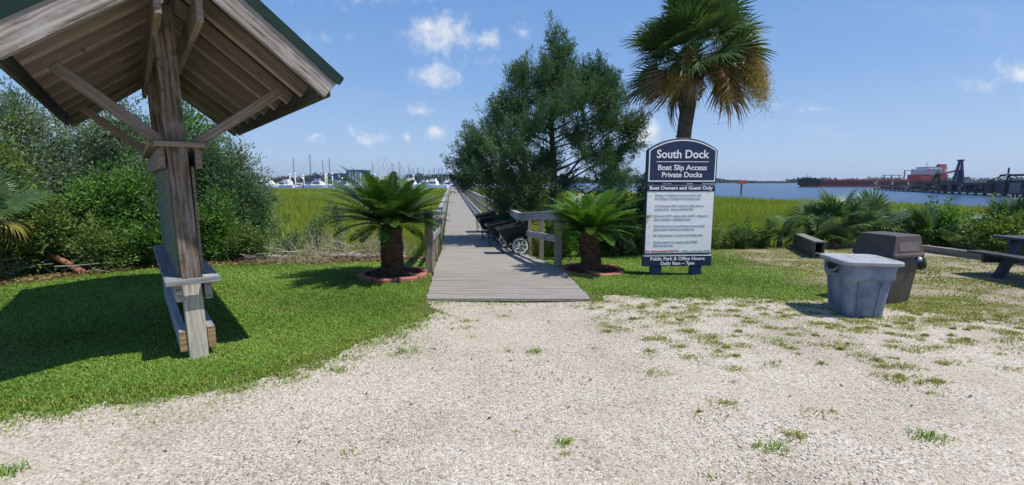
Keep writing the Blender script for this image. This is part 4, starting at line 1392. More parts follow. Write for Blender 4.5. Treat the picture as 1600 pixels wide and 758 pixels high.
cart0 = make_cart()
CARTS = [(.03, 11.15, 8, 'nearest black dock cart with a white spoked wheel, against the right railing'),
         (-.36, 13.0, 10, 'second black dock cart along the railing, just behind the nearest one'),
         (-.70, 14.9, 6, 'third black dock cart along the railing, counted from the near end'),
         (-1.0, 16.7, 9, 'farthest black dock cart of the row against the right railing')]
for i, (x, y, rz, lab) in enumerate(CARTS):
    c = cart0 if i == 0 else copy_tree(cart0)
    c.location = (x, y, deck_z(y) + .002)
    c.rotation_euler = (0, 0, R(rz))
    tag(c, lab, 'cart', 'dock carts along the railing')


# ------------------------------------------------------------------ bins
def bin_mats():
    m, t, p = new_mat('sun_bleached_blue_plastic')
    co = t.n('ShaderNodeTexCoord').outputs['Object']
    n1 = t.n('ShaderNodeTexNoise', {'Vector': co, 'Scale': 4.0, 'Detail': 6.0, 'Roughness': .65}).outputs[0]
    n2 = t.n('ShaderNodeTexNoise', {'Vector': t.vmath('MULTIPLY', co, (7, 7, 1.6)).outputs[0], 'Scale': 1.0, 'Detail': 6.0, 'Roughness': .7}).outputs[0]
    c = t.ramp(n1, [(.30, (.07, .105, .19)), (.45, (.135, .18, .26)), (.58, (.20, .245, .31)), (.75, (.27, .31, .35))])
    c = t.mix(t.math('MULTIPLY', t.smooth(n2, .55, .72), .6), c, (.12, .14, .17))
    c = t.mix(t.math('MULTIPLY', t.smooth(n2, .36, .26), .6), c, (.07, .15, .38))
    t.link(c, p.inputs['Base Color']); p.inputs['Roughness'].default_value = .62
    t.link(t.n('ShaderNodeBump', {'Height': n2, 'Strength': .3, 'Distance': .004}).outputs[0], p.inputs['Normal'])
    M['binblue'] = m
    M['binlid'] = plain('bleached_grey_lid', (.30, .315, .335), .65, 0, .22, 9.0, .004)
    M['binbrown'] = plain('faded_brown_plastic', (.072, .057, .052), .58, 0, .22, 5.0, .002)
    M['binflap'] = plain('scuffed_brown_flap', (.125, .10, .094), .6, 0, .2, 9.0)


bin_mats()


def blue_bin():
    t = tag(empty('rubbish_bin', (4.235, 5.38, 0), R(-9)), 'faded blue square bin with a pale flat lid, in front of the brown one', 'bin')
    mb = MB()
    L = [rrect(.20, .20, .07, -.02, 4), rrect(.215, .215, .075, .0, 4), rrect(.255, .255, .08, .44, 4), rrect(.265, .265, .08, .455, 4), rrect(.275, .275, .08, .47, 4), rrect(.283, .283, .08, .615, 4), rrect(.30, .30, .085, .62, 4), rrect(.302, .302, .085, .648, 4)]
    mb.loft(L)
    b = mb.build('body', M['binblue'], t, bevel=.005)
    # moulded ribs and the handle pockets
    for s in (-1, 1):
        for ax in (0, 1):
            for o in (-.12, .12):
                p0, p1 = ((s * .222, o * .8, .02), (s * .262, o, .43)) if ax == 0 else ((o * .8, s * .222, .02), (o, s * .262, .43))
                MB().beam(p0, p1, .02, .014, up=(1, 0, 0) if ax == 0 else (0, 1, 0)).build('rib', M['binblue'], b)
    for s in (-1, 1):
        h = MB(); x = s * .287
        h.beam((x, -.105, .555), (x, .105, .555), .10, .008, up=(s, 0, 0))
        h.build('handle_recess', M['rubber'], b)
        h = MB()
        h.tube([(x, -.13, .60), (x + s * .035, -.11, .545), (x + s * .045, 0, .525), (x + s * .035, .11, .545), (x, .13, .60)], .014, 6)
        h.build('handle', M['binblue'], b, True)
    mb = MB()
    mb.loft([rrect(.318, .318, .09, .634, 5), rrect(.326, .326, .09, .64, 5), rrect(.326, .326, .09, .672, 5), rrect(.315, .315, .085, .684, 5), rrect(.27, .27, .07, .684, 5), rrect(.262, .262, .07, .678, 5), rrect(.10, .10, .04, .678, 5), rrect(.09, .09, .04, .686, 5)])
    mb.build('lid', M['binlid'], t, bevel=.003)


blue_bin()


def brown_bin():
    t = tag(empty('rubbish_bin', (5.02, 5.92, 0), R(15)), 'tall dark brown bin with a domed hood and swing flap, behind the blue one', 'bin')
    mb = MB()
    mb.loft([rrect(.185, .185, .025, -.02, 2), rrect(.195, .195, .025, 0, 2), rrect(.245, .245, .03, .60, 2), rrect(.252, .252, .03, .605, 2), rrect(.252, .252, .03, .635, 2)])
    mb.build('body', M['binbrown'], t, bevel=.004)
    hd = MB()
    hd.loft([rrect(.268, .268, .035, .632, 3), rrect(.278, .278, .035, .64, 3), rrect(.278, .278, .035, .675, 3), rrect(.266, .266, .014, .69, 3), rrect(.215, .236, .014, .912, 3), rrect(.205, .226, .012, .920, 3)])
    h = hd.build('hood', M['binbrown'], t, bevel=.004)
    # swing flaps set in the two sloping ends
    for s in (-1, 1):
        q = MB()
        z0, z1 = .715, .885
        y0 = s * (.262 - (z0 - .69) * .186 + .006); y1 = s * (.262 - (z1 - .69) * .186 + .006)
        q.beam((0, y0, z0), (0, y1, z1), .33, .01, up=(0, s, .2))
        q.build('swing_flap', M['binflap'], h, bevel=.003)
    # liner bag knotted and hanging out under the hood
    rng = np.random.default_rng(4)
    bg = MB(); loops = []
    for z, w in ((.655, .262), (.64, .272), (.60, .285), (.56, .282), (.52, .277), (.50, .262)):
        loops.append([(x * (1 + rng.normal() * .018), y * (1 + rng.normal() * .018), z + (rng.normal() * .02 if z < .6 else 0)) for x, y, _ in rrect(w, w, .04, 0, 4)])
    o_ = bg.loft([l for l in loops], False, False)
    # only a short skirt of the bag shows, bunched at the right-hand corner
    bg2 = MB()
    cl = []
    for z, r_, dx in ((.64, .03, .0), (.61, .055, .02), (.56, .075, .035), (.50, .06, .045), (.46, .02, .05)):
        cl.append([(.27 + dx + r_ * math.cos(6.2832 * k / 10) * (1 + rng.normal() * .15), -.19 + 1.25 * r_ * math.sin(6.2832 * k / 10) * (1 + rng.normal() * .15), z + rng.normal() * .008) for k in range(10)])
    bg2.loft(cl)
    sk = []
    for z, w in ((.645, .258), (.60, .268), (.565, .272)):
        sk.append([(x * (1 + rng.normal() * .012), y * (1 + rng.normal() * .012), z + (rng.normal() * .018 if z < .62 else 0)) for x, y, _ in rrect(w, w, .03, 0, 4)])
    bg2.loft(sk, False, False)
    kb = bg2.build('liner_bag', M['bag'], t, True)
    k = MB(); k.lathe([(.004, -.022), (.022, -.012), (.026, .004), (.014, .02), (.004, .024)], (.16, -.285, .615), 10)
    k.build('knot', M['signwhite'], t, True)


brown_bin()


# ------------------------------------------------------------------ timber box, edging, picnic table
def timber_box():
    a = Vector((6.53, 9.42)); b = Vector((7.05, 10.95)); d = (b - a)
    t = tag(empty('timber_trough', (a.x, a.y, float(gz(a.x, a.y))), math.atan2(d.y, d.x)), 'long dark open-ended timber box lying on the lawn edge by the palmettos', 'timber box')
    Ln = d.length
    MB().box(0, Ln, -.105, -.065, 0, .33).build('side_board', M['darkwood'], t, bevel=.005)
    MB().box(0, Ln, .065, .105, 0, .33).build('side_board', M['darkwood'], t, bevel=.005)
    MB().box(-.005, Ln, -.11, .11, .332, .37).build('top_board', M['greyedge'], t, bevel=.005)
    MB().box(.02, Ln, -.063, .063, .0, .05).build('bottom_board', M['darkwood'], t)
    MB().box(.0, .045, -.063, .063, .09, .13).build('cross_slat', M['cap'], t)
    MB().box(Ln * .5, Ln * .5 + .04, -.063, .063, .055, .325).build('divider', M['darkwood'], t)


timber_box()


def edging(name, lab, pts, h, w_, mat, cat):
    o = Vector((*pts[0], float(gz(*pts[0]))))
    t = tag(empty(name, o), lab, cat)
    for i in range(len(pts) - 1):
        p = Vector((*pts[i], float(gz(*pts[i])) + h / 2 - .02)) - o; q = Vector((*pts[i + 1], float(gz(*pts[i + 1])) + h / 2 - .02)) - o
        MB().beam(p, q, w_, h + .04).build('timber', M[mat], t, bevel=.008)


edging('bed_edging', 'low reddish edging along the palmetto bed behind the bins', [(7.35, 11.1), (8.3, 11.35), (9.35, 11.3)], .10, .09, 'tan_end', 'edging')
edging('edging_timber', 'long grey landscape timber at the lawn edge behind the picnic table', [(9.4, 11.2), (9.72, 10.55), (10.05, 8.6), (10.3, 6.2)], .15, .14, 'greyedge', 'edging')


def picnic_table():
    t = tag(empty('picnic_table', (8.66, 6.78, 0), 0), 'dark painted picnic table cut off by the right edge of the photo', 'picnic table')
    y0, y1 = -1.0, .92
    for i in range(5):
        x = -.36 + i * .165
        MB().box(x, x + .155, y0, y1, .645, .685).build('top_board', M['table'], t, bevel=.005)
    for s in (-1, 1):
        for i in range(2):
            x = s * .62 + (i - 1) * .135
            MB().box(x, x + .128, y0, y1, .385, .425).build('seat_board', M['table'], t, bevel=.005)
    for y in (y0 + .22, y1 - .36):
        for s in (-1, 1):
            MB().beam((s * .56, y, -.02), (s * .24, y, .64), .085, .13, up=(0, 1, 0)).build('leg', M['table'], t, bevel=.005)
        MB().box(-.74, .74, y + .07, y + .115, .25, .38).build('seat_bearer', M['table'], t, bevel=.005)
        MB().box(-.36, .44, y + .07, y + .115, .545, .64).build('top_bearer', M['table'], t, bevel=.005)
    MB().beam((0, y0 + .3, .33), (0, y0 + .62, .62), .08, .04).build('brace', M['table'], t)


picnic_table()


# ------------------------------------------------------------------ the cedar beside the boardwalk
def cedar_tree():
    x0, y0 = 1.12, 14.2
    z0 = float(gz(x0, y0))
    t = tag(empty('cedar_tree', (x0, y0, z0)), 'tall dark green cedar leaning over the boardwalk railing, left of the palm', 'tree')
    rng = np.random.default_rng(77)
    H = -z0
    # crown built from boughs: (tip offset x, y, z above the lawn, bough thickness, clumps)
    ells = [(.20, 0, 6.25, .17, .18, .50, 12), (.50, 0, 6.0, .13, .15, .35, 8), (.32, .1, 5.55, .38, .4, .40, 24), (-.15, -.2, 5.2, .42, .5, .32, 24), (-.75, 0, 5.35, .14, .2, .35, 8), (.95, .2, 5.15, .50, .6, .34, 30), (1.65, .1, 4.95, .36, .5, .34, 22), (1.45, 0, 5.4, .12, .2, .3, 7), (2.0, .1, 5.05, .14, .2, .32, 8),
            (-.85, .1, 5.05, .50, .6, .34, 26), (.25, .2, 4.9, .95, 1.0, .5, 54), (1.3, -.2, 4.5, .9, .9, .45, 46), (1.95, .2, 4.35, .5, .6, .36, 26), (-.9, -.1, 4.3, .75, .8, .42, 42),
            (.2, -.5, 4.1, .9, .9, .45, 48), (1.8, -.1, 3.7, .85, .8, .40, 40), (2.55, .0, 3.5, .55, .6, .32, 28), (-1.5, .1, 3.75, .65, .7, .50, 40), (-.6, -.6, 3.45, .9, .9, .45, 52),
            (.9, .4, 3.3, .9, .9, .38, 40), (-2.0, .0, 3.05, .75, .8, .45, 48), (-1.1, -.7, 2.75, .9, .8, .45, 56), (-2.45, .1, 2.45, .60, .7, .42, 42), (2.1, .2, 2.65, .7, .7, .32, 30),
            (1.5, -.3, 2.55, .75, .7, .30, 26), (-.1, .5, 2.4, .8, .8, .40, 40), (-1.7, -.5, 2.0, .9, .8, .45, 56), (-2.6, .2, 1.75, .40, .5, .30, 22), (-.6, -.4, 1.75, .8, .7, .45, 50),
            (-1.2, -.5, 1.25, .80, .7, .42, 50), (1.9, .1, 1.95, .9, .8, .26, 26), (2.2, .3, 1.65, .5, .5, .25, 14), (-.35, -.3, .85, .60, .6, .5, 40), (-1.2, -.3, .65, .45, .5, .4, 26),
            (.6, .3, 1.6, .6, .6, .3, 16), (2.55, .2, 3.0, .35, .5, .25, 12)]
    C, D = ellipsoid_centers(rng, [(a, b, c + H, d, e, f, int(k * 1.35)) for a, b, c, d, e, f, k in [(a, b, .55 + (c - .55) * .925, d * .97, e, f * .95, k) for a, b, c, d, e, f, k in ells]], .55)
    D[:, 0] += .45 * np.sign(C[:, 0]) * np.clip(np.abs(C[:, 0]) / 2, 0, 1)
    D = unit(D)
    tone = np.clip(.5 + .25 * np.sin(C[:, 0] * 2.1 + C[:, 2] * 1.3) + rng.normal(size=len(C)) * .22, 0, 1)
    foliage('foliage', rng, C, D, .205, 110, .10, .021, M['cedar'], t, elong=1.6, up=.85, out=.75, jit=.28, sway=.34, tone=tone)
    tr = [(0, 0, -.4, .17), (.02, 0, .7, .14), (.14, .02, 1.7, .12), (.20, 0, 3.0, .10), (.10, .05, 4.4, .075), (.17, 0, 5.8, .045), (.2, 0, 6.7, .012)]
    limbs('trunk', rng, tr, C, M['bark'], t, every=26, rmul=.8)
    # the second stem of the low left lobe
    mb = MB()
    mb.tube([(-.05, -.05, -.4), (-.35, -.15, .5), (-.9, -.25, 1.6), (-1.35, -.2, 2.7), (-1.55, 0, 4.0)], [.12, .10, .075, .05, .02], 8)
    mb.tube([(.10, 0, 1.25), (.8, .05, 1.9), (1.6, .1, 2.5), (2.5, .2, 3.0)], [.045, .035, .022, .008], 6)
    mb.tube([(.18, 0, 2.3), (.9, .1, 3.2), (1.8, .05, 4.1), (2.6, 0, 4.5)], [.045, .035, .02, .008], 6)
    mb.tube([(.05, 0, .9), (.8, .1, 1.5), (1.7, .15, 2.3), (2.5, .2, 2.75)], [.03, .022, .015, .006], 6)
    mb.build('stem', M['bark'], t, True)
    return t


cedar_tree()


# ------------------------------------------------------------------ palms
def cabbage_palm():
    x0, y0 = 4.26, 11.5
    z0 = float(gz(x0, y0))
    t = tag(empty('cabbage_palm', (x0, y0, z0)), 'tall cabbage palm with brown dead fronds and golden fruit stalks behind the sign', 'palm tree')
    rng = np.random.default_rng(5)
    Z = 4.55 - z0
    top = np.array([.20, 0, Z])
    mb = MB()
    mb.tube([(0, 0, -.3), (-.03, 0, 1.0), (.0, 0, 2.2), (.06, 0, 3.1), (.12, 0, 3.7), (.18, 0, Z - .2), (.20, 0, Z + .1)], [.24, .195, .18, .175, .185, .21, .10], 18)
    for i in range(90):
        z = rng.uniform(.1, 3.3); a = rng.uniform(0, 6.28); r_ = .18
        c = Vector((.01 + max(0, z - 2.2) * .055 + r_ * math.cos(a), r_ * math.sin(a), z)); rv = Vector((math.cos(a), math.sin(a), 0)); tv = Vector((-rv.y, rv.x, 0))
        mb.add([c - tv * .05, c + tv * .05, c + tv * .03 + rv * .022 + Vector((0, 0, .03)), c - tv * .03 + rv * .022 + Vector((0, 0, .03))], [(0, 1, 2, 3)])
    mb.build('trunk', M['palmbark'], t, True)
    # old leaf boots below the crown
    mb = MB()
    for i in range(46):
        a = i * 2.39996; z = Z - .95 + .9 * i / 46
        c = Vector((.16 + .20 * math.cos(a), .20 * math.sin(a), z)); rv = Vector((math.cos(a), math.sin(a), 0))
        mb.beam(c, c + rv * rng.uniform(.10, .22) + Vector((0, 0, rng.uniform(.12, .28))), .085, .03, up=rv, w1=.05, h1=.02)
    mb.build('leaf_boots', M['palmbark'], t)
    sp = []
    n = 78
    for i in range(n):
        u = (i + .5) / n
        az = i * 2.39996 + rng.normal() * .2
        el = R(86 - 112 * u ** .85) + rng.normal() * .12
        sp.append((top + np.array([0, 0, .25 * (1 - u)]), az, el, rng.normal() * .7, rng.uniform(.60, 1.05), rng.uniform(.68, .92),
                   dict(nseg=32, spread=R(rng.uniform(170, 230)), sag=.22, fold=.45, wid=.030)))
    place_fronds('fronds', sp, rng, M['fan'], t, droop=.06)
    sp = []
    for i in range(13):
        az = i * 2.39996 * 1.07 + rng.normal() * .3
        el = R(rng.uniform(-48, -5))
        sp.append((top - np.array([0, 0, .1]), az, el, rng.normal() * .8, rng.uniform(.5, .95), rng.uniform(.55, .8), dict(nseg=20, spread=R(rng.uniform(80, 160)), sag=.8, fold=.3, wid=.030)))
    place_fronds('dead_fronds', sp, rng, M['deadfan'], t, droop=.16)
    arcs = []
    for (dx, dy, dz) in [(1.05, -1.0, .0), (1.3, -.8, -.3), (1.0, -1.1, -.45), (1.55, -.5, -.5), (1.2, -1.0, -.8), (1.45, -.7, -.95), (.95, -1.15, -.9), (1.6, -.3, -.75), (1.15, -.9, -.25), (1.3, -.9, -.6),
                         (-.8, -1.0, -.75), (-.95, -.8, -.95), (-.65, -1.1, -.55), (.4, -1.0, -1.15), (.45, -.9, -.9), (1.2, .9, -.6), (-.9, .9, -.8)]:
        e = top + np.array([dx, dy, dz])
        arcs.append((top, top + np.array([dx * .7, dy * .7, max(.3, dz + .6)]), e))
    strands('fruit_stalks', arcs, rng, 1800, .28, .10, .011, M['golden'], t)
    return t


cabbage_palm()


def low_palm(name, lab, cat, loc, specs, seed, mat, group=None, dead=0, deadmat='deadfan', stemr=.07, stemh=.25, R0=.62, P0=.5, nseg=26, wid=.045):
    rng = np.random.default_rng(seed)
    t = tag(empty(name, loc), lab, cat, group)
    sp = []
    mb = MB()
    for (cx, cy, n, k, zc) in specs:
        mb.tube([(cx, cy, -.3), (cx, cy, stemh * .5 + zc), (cx + .03, cy, stemh + zc)], [stemr, stemr * .95, stemr * .5], 9)
        for i in range(n):
            az = i * 2.39996 + rng.normal() * .3 + cx * 5
            u = (i + .5) / n
            el = R(82 - 85 * u) + rng.normal() * .14
            sp.append((np.array([cx, cy, stemh * .8 + zc]), az, el, rng.normal() * .6, P0 * k * rng.uniform(.8, 1.15), R0 * k * rng.uniform(.85, 1.1), dict(nseg=nseg, spread=R(200), sag=.28, fold=.3, wid=wid)))
    mb.build('trunk', M['palmbark'], t, True)
    place_fronds('fronds', sp, rng, M[mat], t, droop=.10)
    if dead:
        sp = []
        for i in range(dead):
            cx, cy, n, k, zc = specs[i % len(specs)]
            sp.append((np.array([cx, cy, stemh * .7 + zc]), rng.uniform(0, 6.28), R(rng.uniform(-50, -10)), rng.normal() * .4, P0 * k * .8, R0 * k * .85, dict(nseg=20, spread=R(140), sag=.6, fold=.2, wid=.04)))
        place_fronds('dead_fronds', sp, rng, M[deadmat], t, droop=.2)
    return t


def g3(x, y, dz=0.0): return (x, y, float(gz(x, y)) + dz)


low_palm('young_palm', 'young cabbage palm with drooping yellow and brown fronds at the left edge', 'palm', g3(-8.2, 6.95), [(0, 0, 14, .66, .85)], 12, 'fan', dead=8, deadmat='yellowfan', stemr=.12, stemh=.35)
low_palm('saw_palmetto', 'large spreading saw palmetto clump behind the bins', 'palmetto', g3(8.55, 11.75), [(0, 0, 15, 1.05, .15), (-.75, .1, 12, .9, 0), (.85, .0, 14, 1.0, .1), (.35, -.35, 9, .8, 0)], 14, 'saw', dead=3)
low_palm('saw_palmetto', 'small blue green palmetto left of the timber box', 'palmetto', g3(6.75, 11.2), [(0, 0, 10, .62, 0)], 15, 'saw', dead=1)
low_palm('saw_palmetto', 'low bright palmetto in front of the large clump by the timber box', 'palmetto', g3(7.75, 11.2), [(0, 0, 12, .62, 0), (.35, .05, 8, .5, 0)], 16, 'saw')
low_palm('saw_palmetto', 'palmetto with a bleached folded frond behind the grey edging timber', 'palmetto', g3(10.4, 11.3), [(0, 0, 12, .85, .0)], 17, 'saw', dead=2)
low_palm('saw_palmetto', 'dark palmetto behind the picnic table end', 'palmetto', g3(11.9, 10.6), [(0, 0, 13, .95, .1), (.9, .2, 11, .9, 0)], 18, 'fan', dead=2)
low_palm('saw_palmetto', 'pale palmetto tucked between the cedar and the sign', 'palmetto', g3(3.0, 12.0), [(0, 0, 12, .85, .2)], 19, 'saw')
low_palm('young_palm', 'small dark palm deep in the left thicket', 'palm', g3(-8.2, 9.0), [(0, 0, 11, .8, .6)], 20, 'fan', stemr=.1)


# ------------------------------------------------------------------ the thicket on the left
def ell(cx, cy, h, rx, ry, n, z0=.12):
    """a shrub of height h as a heap of uneven lobes"""
    rg = np.random.default_rng(int(h * 1000 + rx * 77 + n))
    k = 7 + int(h * 2.2)
    out = []
    for i in range(k):
        u = (i + .5) / k
        zc = z0 + h * (.10 + .78 * u ** .9)
        wr = (1 - .62 * u ** 1.6)
        a = i * 2.39996 + rg.normal() * .5; q = rg.uniform(.35, .8)
        lr = rg.uniform(.30, .48)
        out.append((cx + rx * wr * q * math.cos(a), cy + ry * wr * q * math.sin(a), zc, rx * lr * (1.15 - .4 * u), ry * (lr + .06) * (1.15 - .4 * u), h * rg.uniform(.10, .17), max(4, int(n / k * rg.uniform(.8, 1.3)))))
    return out


G_TH = 'trees and shrubs of the left thicket'
bush('cedar_tree', 'grey green cedar at the far left top of the thicket', 'tree', g3(-11.6, 11.0), ell(0, 0, 3.8, 1.5, 1.3, 300), 'cedar_grey', 101, n=68, rad=.24, L=.10, Wd=.028, group=G_TH, elong=1.5, jit=.4)
bush('cedar_tree', 'silvery grey green tree filling the thicket under the shelter roof', 'tree', g3(-9.5, 10.6), ell(0, 0, 3.35, 1.6, 1.2, 320), 'cedar_grey', 102, n=70, rad=.22, L=.085, Wd=.030, group=G_TH, elong=1.3, jit=.5)
bush('oak_tree', 'bright leafy tree rising behind the shelter post', 'tree', g3(-8.9, 12.6), ell(0, 0, 3.9, 1.3, 1.2, 230), 'bright', 103, n=46, rad=.24, L=.09, Wd=.045, group=G_TH)
bush('wax_myrtle', 'tall olive shrub at the left edge behind the young palm', 'shrub', g3(-10.2, 8.6), ell(0, 0, 2.6, 1.3, 1.0, 260), 'olive', 104, n=46, rad=.22, L=.085, Wd=.028, group=G_TH)
bush('wax_myrtle', 'broad bright green shrub low in the thicket by the lawn', 'shrub', g3(-7.75, 8.9), ell(0, 0, 1.75, 1.15, .8, 240), 'bright', 105, n=50, rad=.18, L=.075, Wd=.038, group=G_TH)
bush('wax_myrtle', 'low olive green shrub above the fallen log', 'shrub', g3(-8.5, 7.9), ell(0, 0, 1.25, .95, .7, 190), 'olive', 106, n=50, rad=.17, L=.075, Wd=.030, group=G_TH)
bush('cedar_tree', 'feathery dark cedar directly behind the notice panel', 'tree', g3(-7.3, 10.4), ell(0, 0, 2.6, 1.1, .9, 260), 'cedar', 107, n=52, rad=.20, L=.095, Wd=.024, group=G_TH, elong=1.5, jit=.36)
bush('cedar_tree', 'dark young cedar at the right end of the thicket', 'tree', g3(-6.5, 10.3), ell(0, 0, 1.75, .75, .75, 230) + [(-.45, 0, 2.15, .22, .25, .45, 26), (.1, 0, 1.75, .2, .25, .4, 20), (.5, .1, .8, .22, .3, .4, 26)], 'cedar', 108, n=56, rad=.19, L=.095, Wd=.024, group=G_TH, elong=1.5, jit=.36)
bush('wax_myrtle', 'yellow green shrub at the lawn edge right of the shelter', 'shrub', g3(-6.25, 9.35), ell(0, 0, 1.15, .6, .5, 110), 'bright', 109, n=48, rad=.15, L=.06, Wd=.030, group=G_TH)
bush('wax_myrtle', 'dark shaded shrub between the log and the shelter', 'shrub', g3(-7.0, 9.1), ell(0, 0, 1.6, .75, .6, 150), 'dark', 110, n=48, rad=.18, L=.07, Wd=.030, group=G_TH)
bush('wax_myrtle', 'dense dark tree at the back of the left thicket', 'tree', g3(-10.8, 13.0), ell(0, 0, 3.6, 2.0, 1.2, 260), 'dark', 111, n=42, rad=.28, L=.11, Wd=.045, group=G_TH)
bush('wax_myrtle', 'dark tree at the back behind the silvery one', 'tree', g3(-9.6, 13.4), ell(0, 0, 2.6, 1.5, 1.1, 210), 'dark', 112, n=42, rad=.28, L=.11, Wd=.045, group=G_TH)
bush('wax_myrtle', 'dark undergrowth at the far left behind the dead branches', 'shrub', g3(-9.6, 8.0), ell(0, 0, 1.6, 1.2, .7, 170), 'dark', 113, n=46, rad=.2, L=.08, Wd=.035, group=G_TH)
bush('cedar_tree', 'small pointed cedar at the top of the thicket right of the shelter roof', 'tree', g3(-6.55, 10.9), [(0, 0, 1.3, .6, .6, .9, 90), (0, 0, 2.25, .25, .25, .5, 28)], 'cedar_grey', 114, n=50, rad=.17, L=.085, Wd=.024, group=G_TH, elong=1.5, jit=.36)

bush('wax_myrtle', 'low leafy shrub at the lawn edge right beside the red log', 'shrub', g3(-7.45, 8.05), ell(0, 0, .65, .55, .35, 90), 'olive', 115, n=46, rad=.13, L=.065, Wd=.028, group=G_TH)
bush('wax_myrtle', 'low bright shrub at the lawn edge just left of the shelter shelf', 'shrub', g3(-6.9, 8.5), ell(0, 0, .75, .5, .35, 90), 'bright', 116, n=46, rad=.13, L=.065, Wd=.030, group=G_TH)
bush('wax_myrtle', 'low dark shrub at the foot of the young cedar by the drift log', 'shrub', g3(-5.8, 9.55), ell(0, 0, .6, .55, .35, 80), 'olive', 117, n=46, rad=.13, L=.06, Wd=.026, group=G_TH)

G_SEED = 'cedar seedlings by the marsh'
bush('cedar_seedling', 'tiny dark cedar seedling standing in the marsh edge left of the sago', 'seedling', g3(-4.7, 10.7), [(0, 0, .5, .16, .16, .42, 30)], 'cedar', 121, n=40, rad=.11, L=.06, Wd=.018, group=G_SEED, stem_r=.015, elong=1.4)
bush('cedar_seedling', 'slender upright cedar seedling nearest the dry brown weeds', 'seedling', g3(-4.25, 10.9), [(0, 0, .8, .12, .12, .5, 26)], 'cedar', 122, n=36, rad=.10, L=.06, Wd=.018, group=G_SEED, stem_r=.015, elong=1.4)
bush('cedar_seedling', 'low cedar seedling at the foot of the dark young cedar', 'seedling', g3(-5.0, 10.0), [(0, 0, .3, .26, .2, .3, 30)], 'cedar', 123, n=40, rad=.11, L=.06, Wd=.018, group=G_SEED, stem_r=.015, elong=1.4)

G_R = 'shrubs behind the right railing'
bush('wax_myrtle', 'dark shrub behind the railing under the cedar', 'shrub', g3(1.75, 11.6), ell(0, 0, 1.55, .75, .6, 130), 'dark', 131, n=46, rad=.18, L=.075, Wd=.034, group=G_R)
bush('wax_myrtle', 'olive shrub behind the right sago', 'shrub', g3(2.55, 11.3), ell(0, 0, 1.65, .75, .6, 140), 'olive', 132, n=46, rad=.18, L=.075, Wd=.034, group=G_R)
bush('wax_myrtle', 'dark leafy shrub half hidden behind the sign', 'shrub', g3(3.5, 11.0), ell(0, 0, 1.75, .75, .6, 150), 'dark', 133, n=46, rad=.18, L=.075, Wd=.034, group=G_R)
bush('wax_myrtle', 'bright leafy shrub growing through the railing by the big right post', 'shrub', g3(1.15, 10.3), ell(0, 0, 1.1, .35, .4, 60), 'bright', 134, n=40, rad=.13, L=.07, Wd=.034, group=G_R)
G_B = 'bank shrubs on the right'
bush('bank_shrub', 'leafy green shrub with bright tips behind the edging timber', 'shrub', g3(10.9, 11.6), ell(0, 0, .62, .75, .6, 130), 'bright', 141, n=46, rad=.17, L=.09, Wd=.045, group=G_B)
bush('bank_shrub', 'dense low olive shrub behind the picnic table seat', 'shrub', g3(11.4, 10.3), ell(0, 0, .65, .9, .6, 150), 'olive', 142, n=46, rad=.17, L=.09, Wd=.045, group=G_B)
bush('bank_shrub', 'yellow flowered shrub on the bank above the picnic table', 'shrub', g3(12.6, 11.6), ell(0, 0, .85, .5, .5, 80), 'yellowherb', 143, n=40, rad=.15, L=.07, Wd=.03, group=G_B)
bush('bank_shrub', 'low rusty green weeds between the palmetto clump and the edging timber', 'shrub', g3(10.0, 12.3), ell(0, 0, .6, .55, .5, 80), 'yellowherb', 144, n=36, rad=.15, L=.07, Wd=.025, group=G_B)
bush('bank_shrub', 'low olive weeds on the bank right of the sign', 'shrub', g3(4.9, 11.4), ell(0, 0, .36, .9, .5, 110), 'olive', 145, n=40, rad=.14, L=.07, Wd=.025, group=G_B)
bush('bank_shrub', 'low dark weeds on the bank left of the timber box', 'shrub', g3(6.0, 11.5), ell(0, 0, .38, .7, .5, 90), 'dark', 146, n=40, rad=.14, L=.07, Wd=.025, group=G_B)
bush('bank_shrub', 'olive shrub at the right edge above the table top', 'shrub', g3(13.2, 9.8), ell(0, 0, .9, .9, .7, 150), 'olive', 147, n=44, rad=.18, L=.09, Wd=.045, group=G_B)


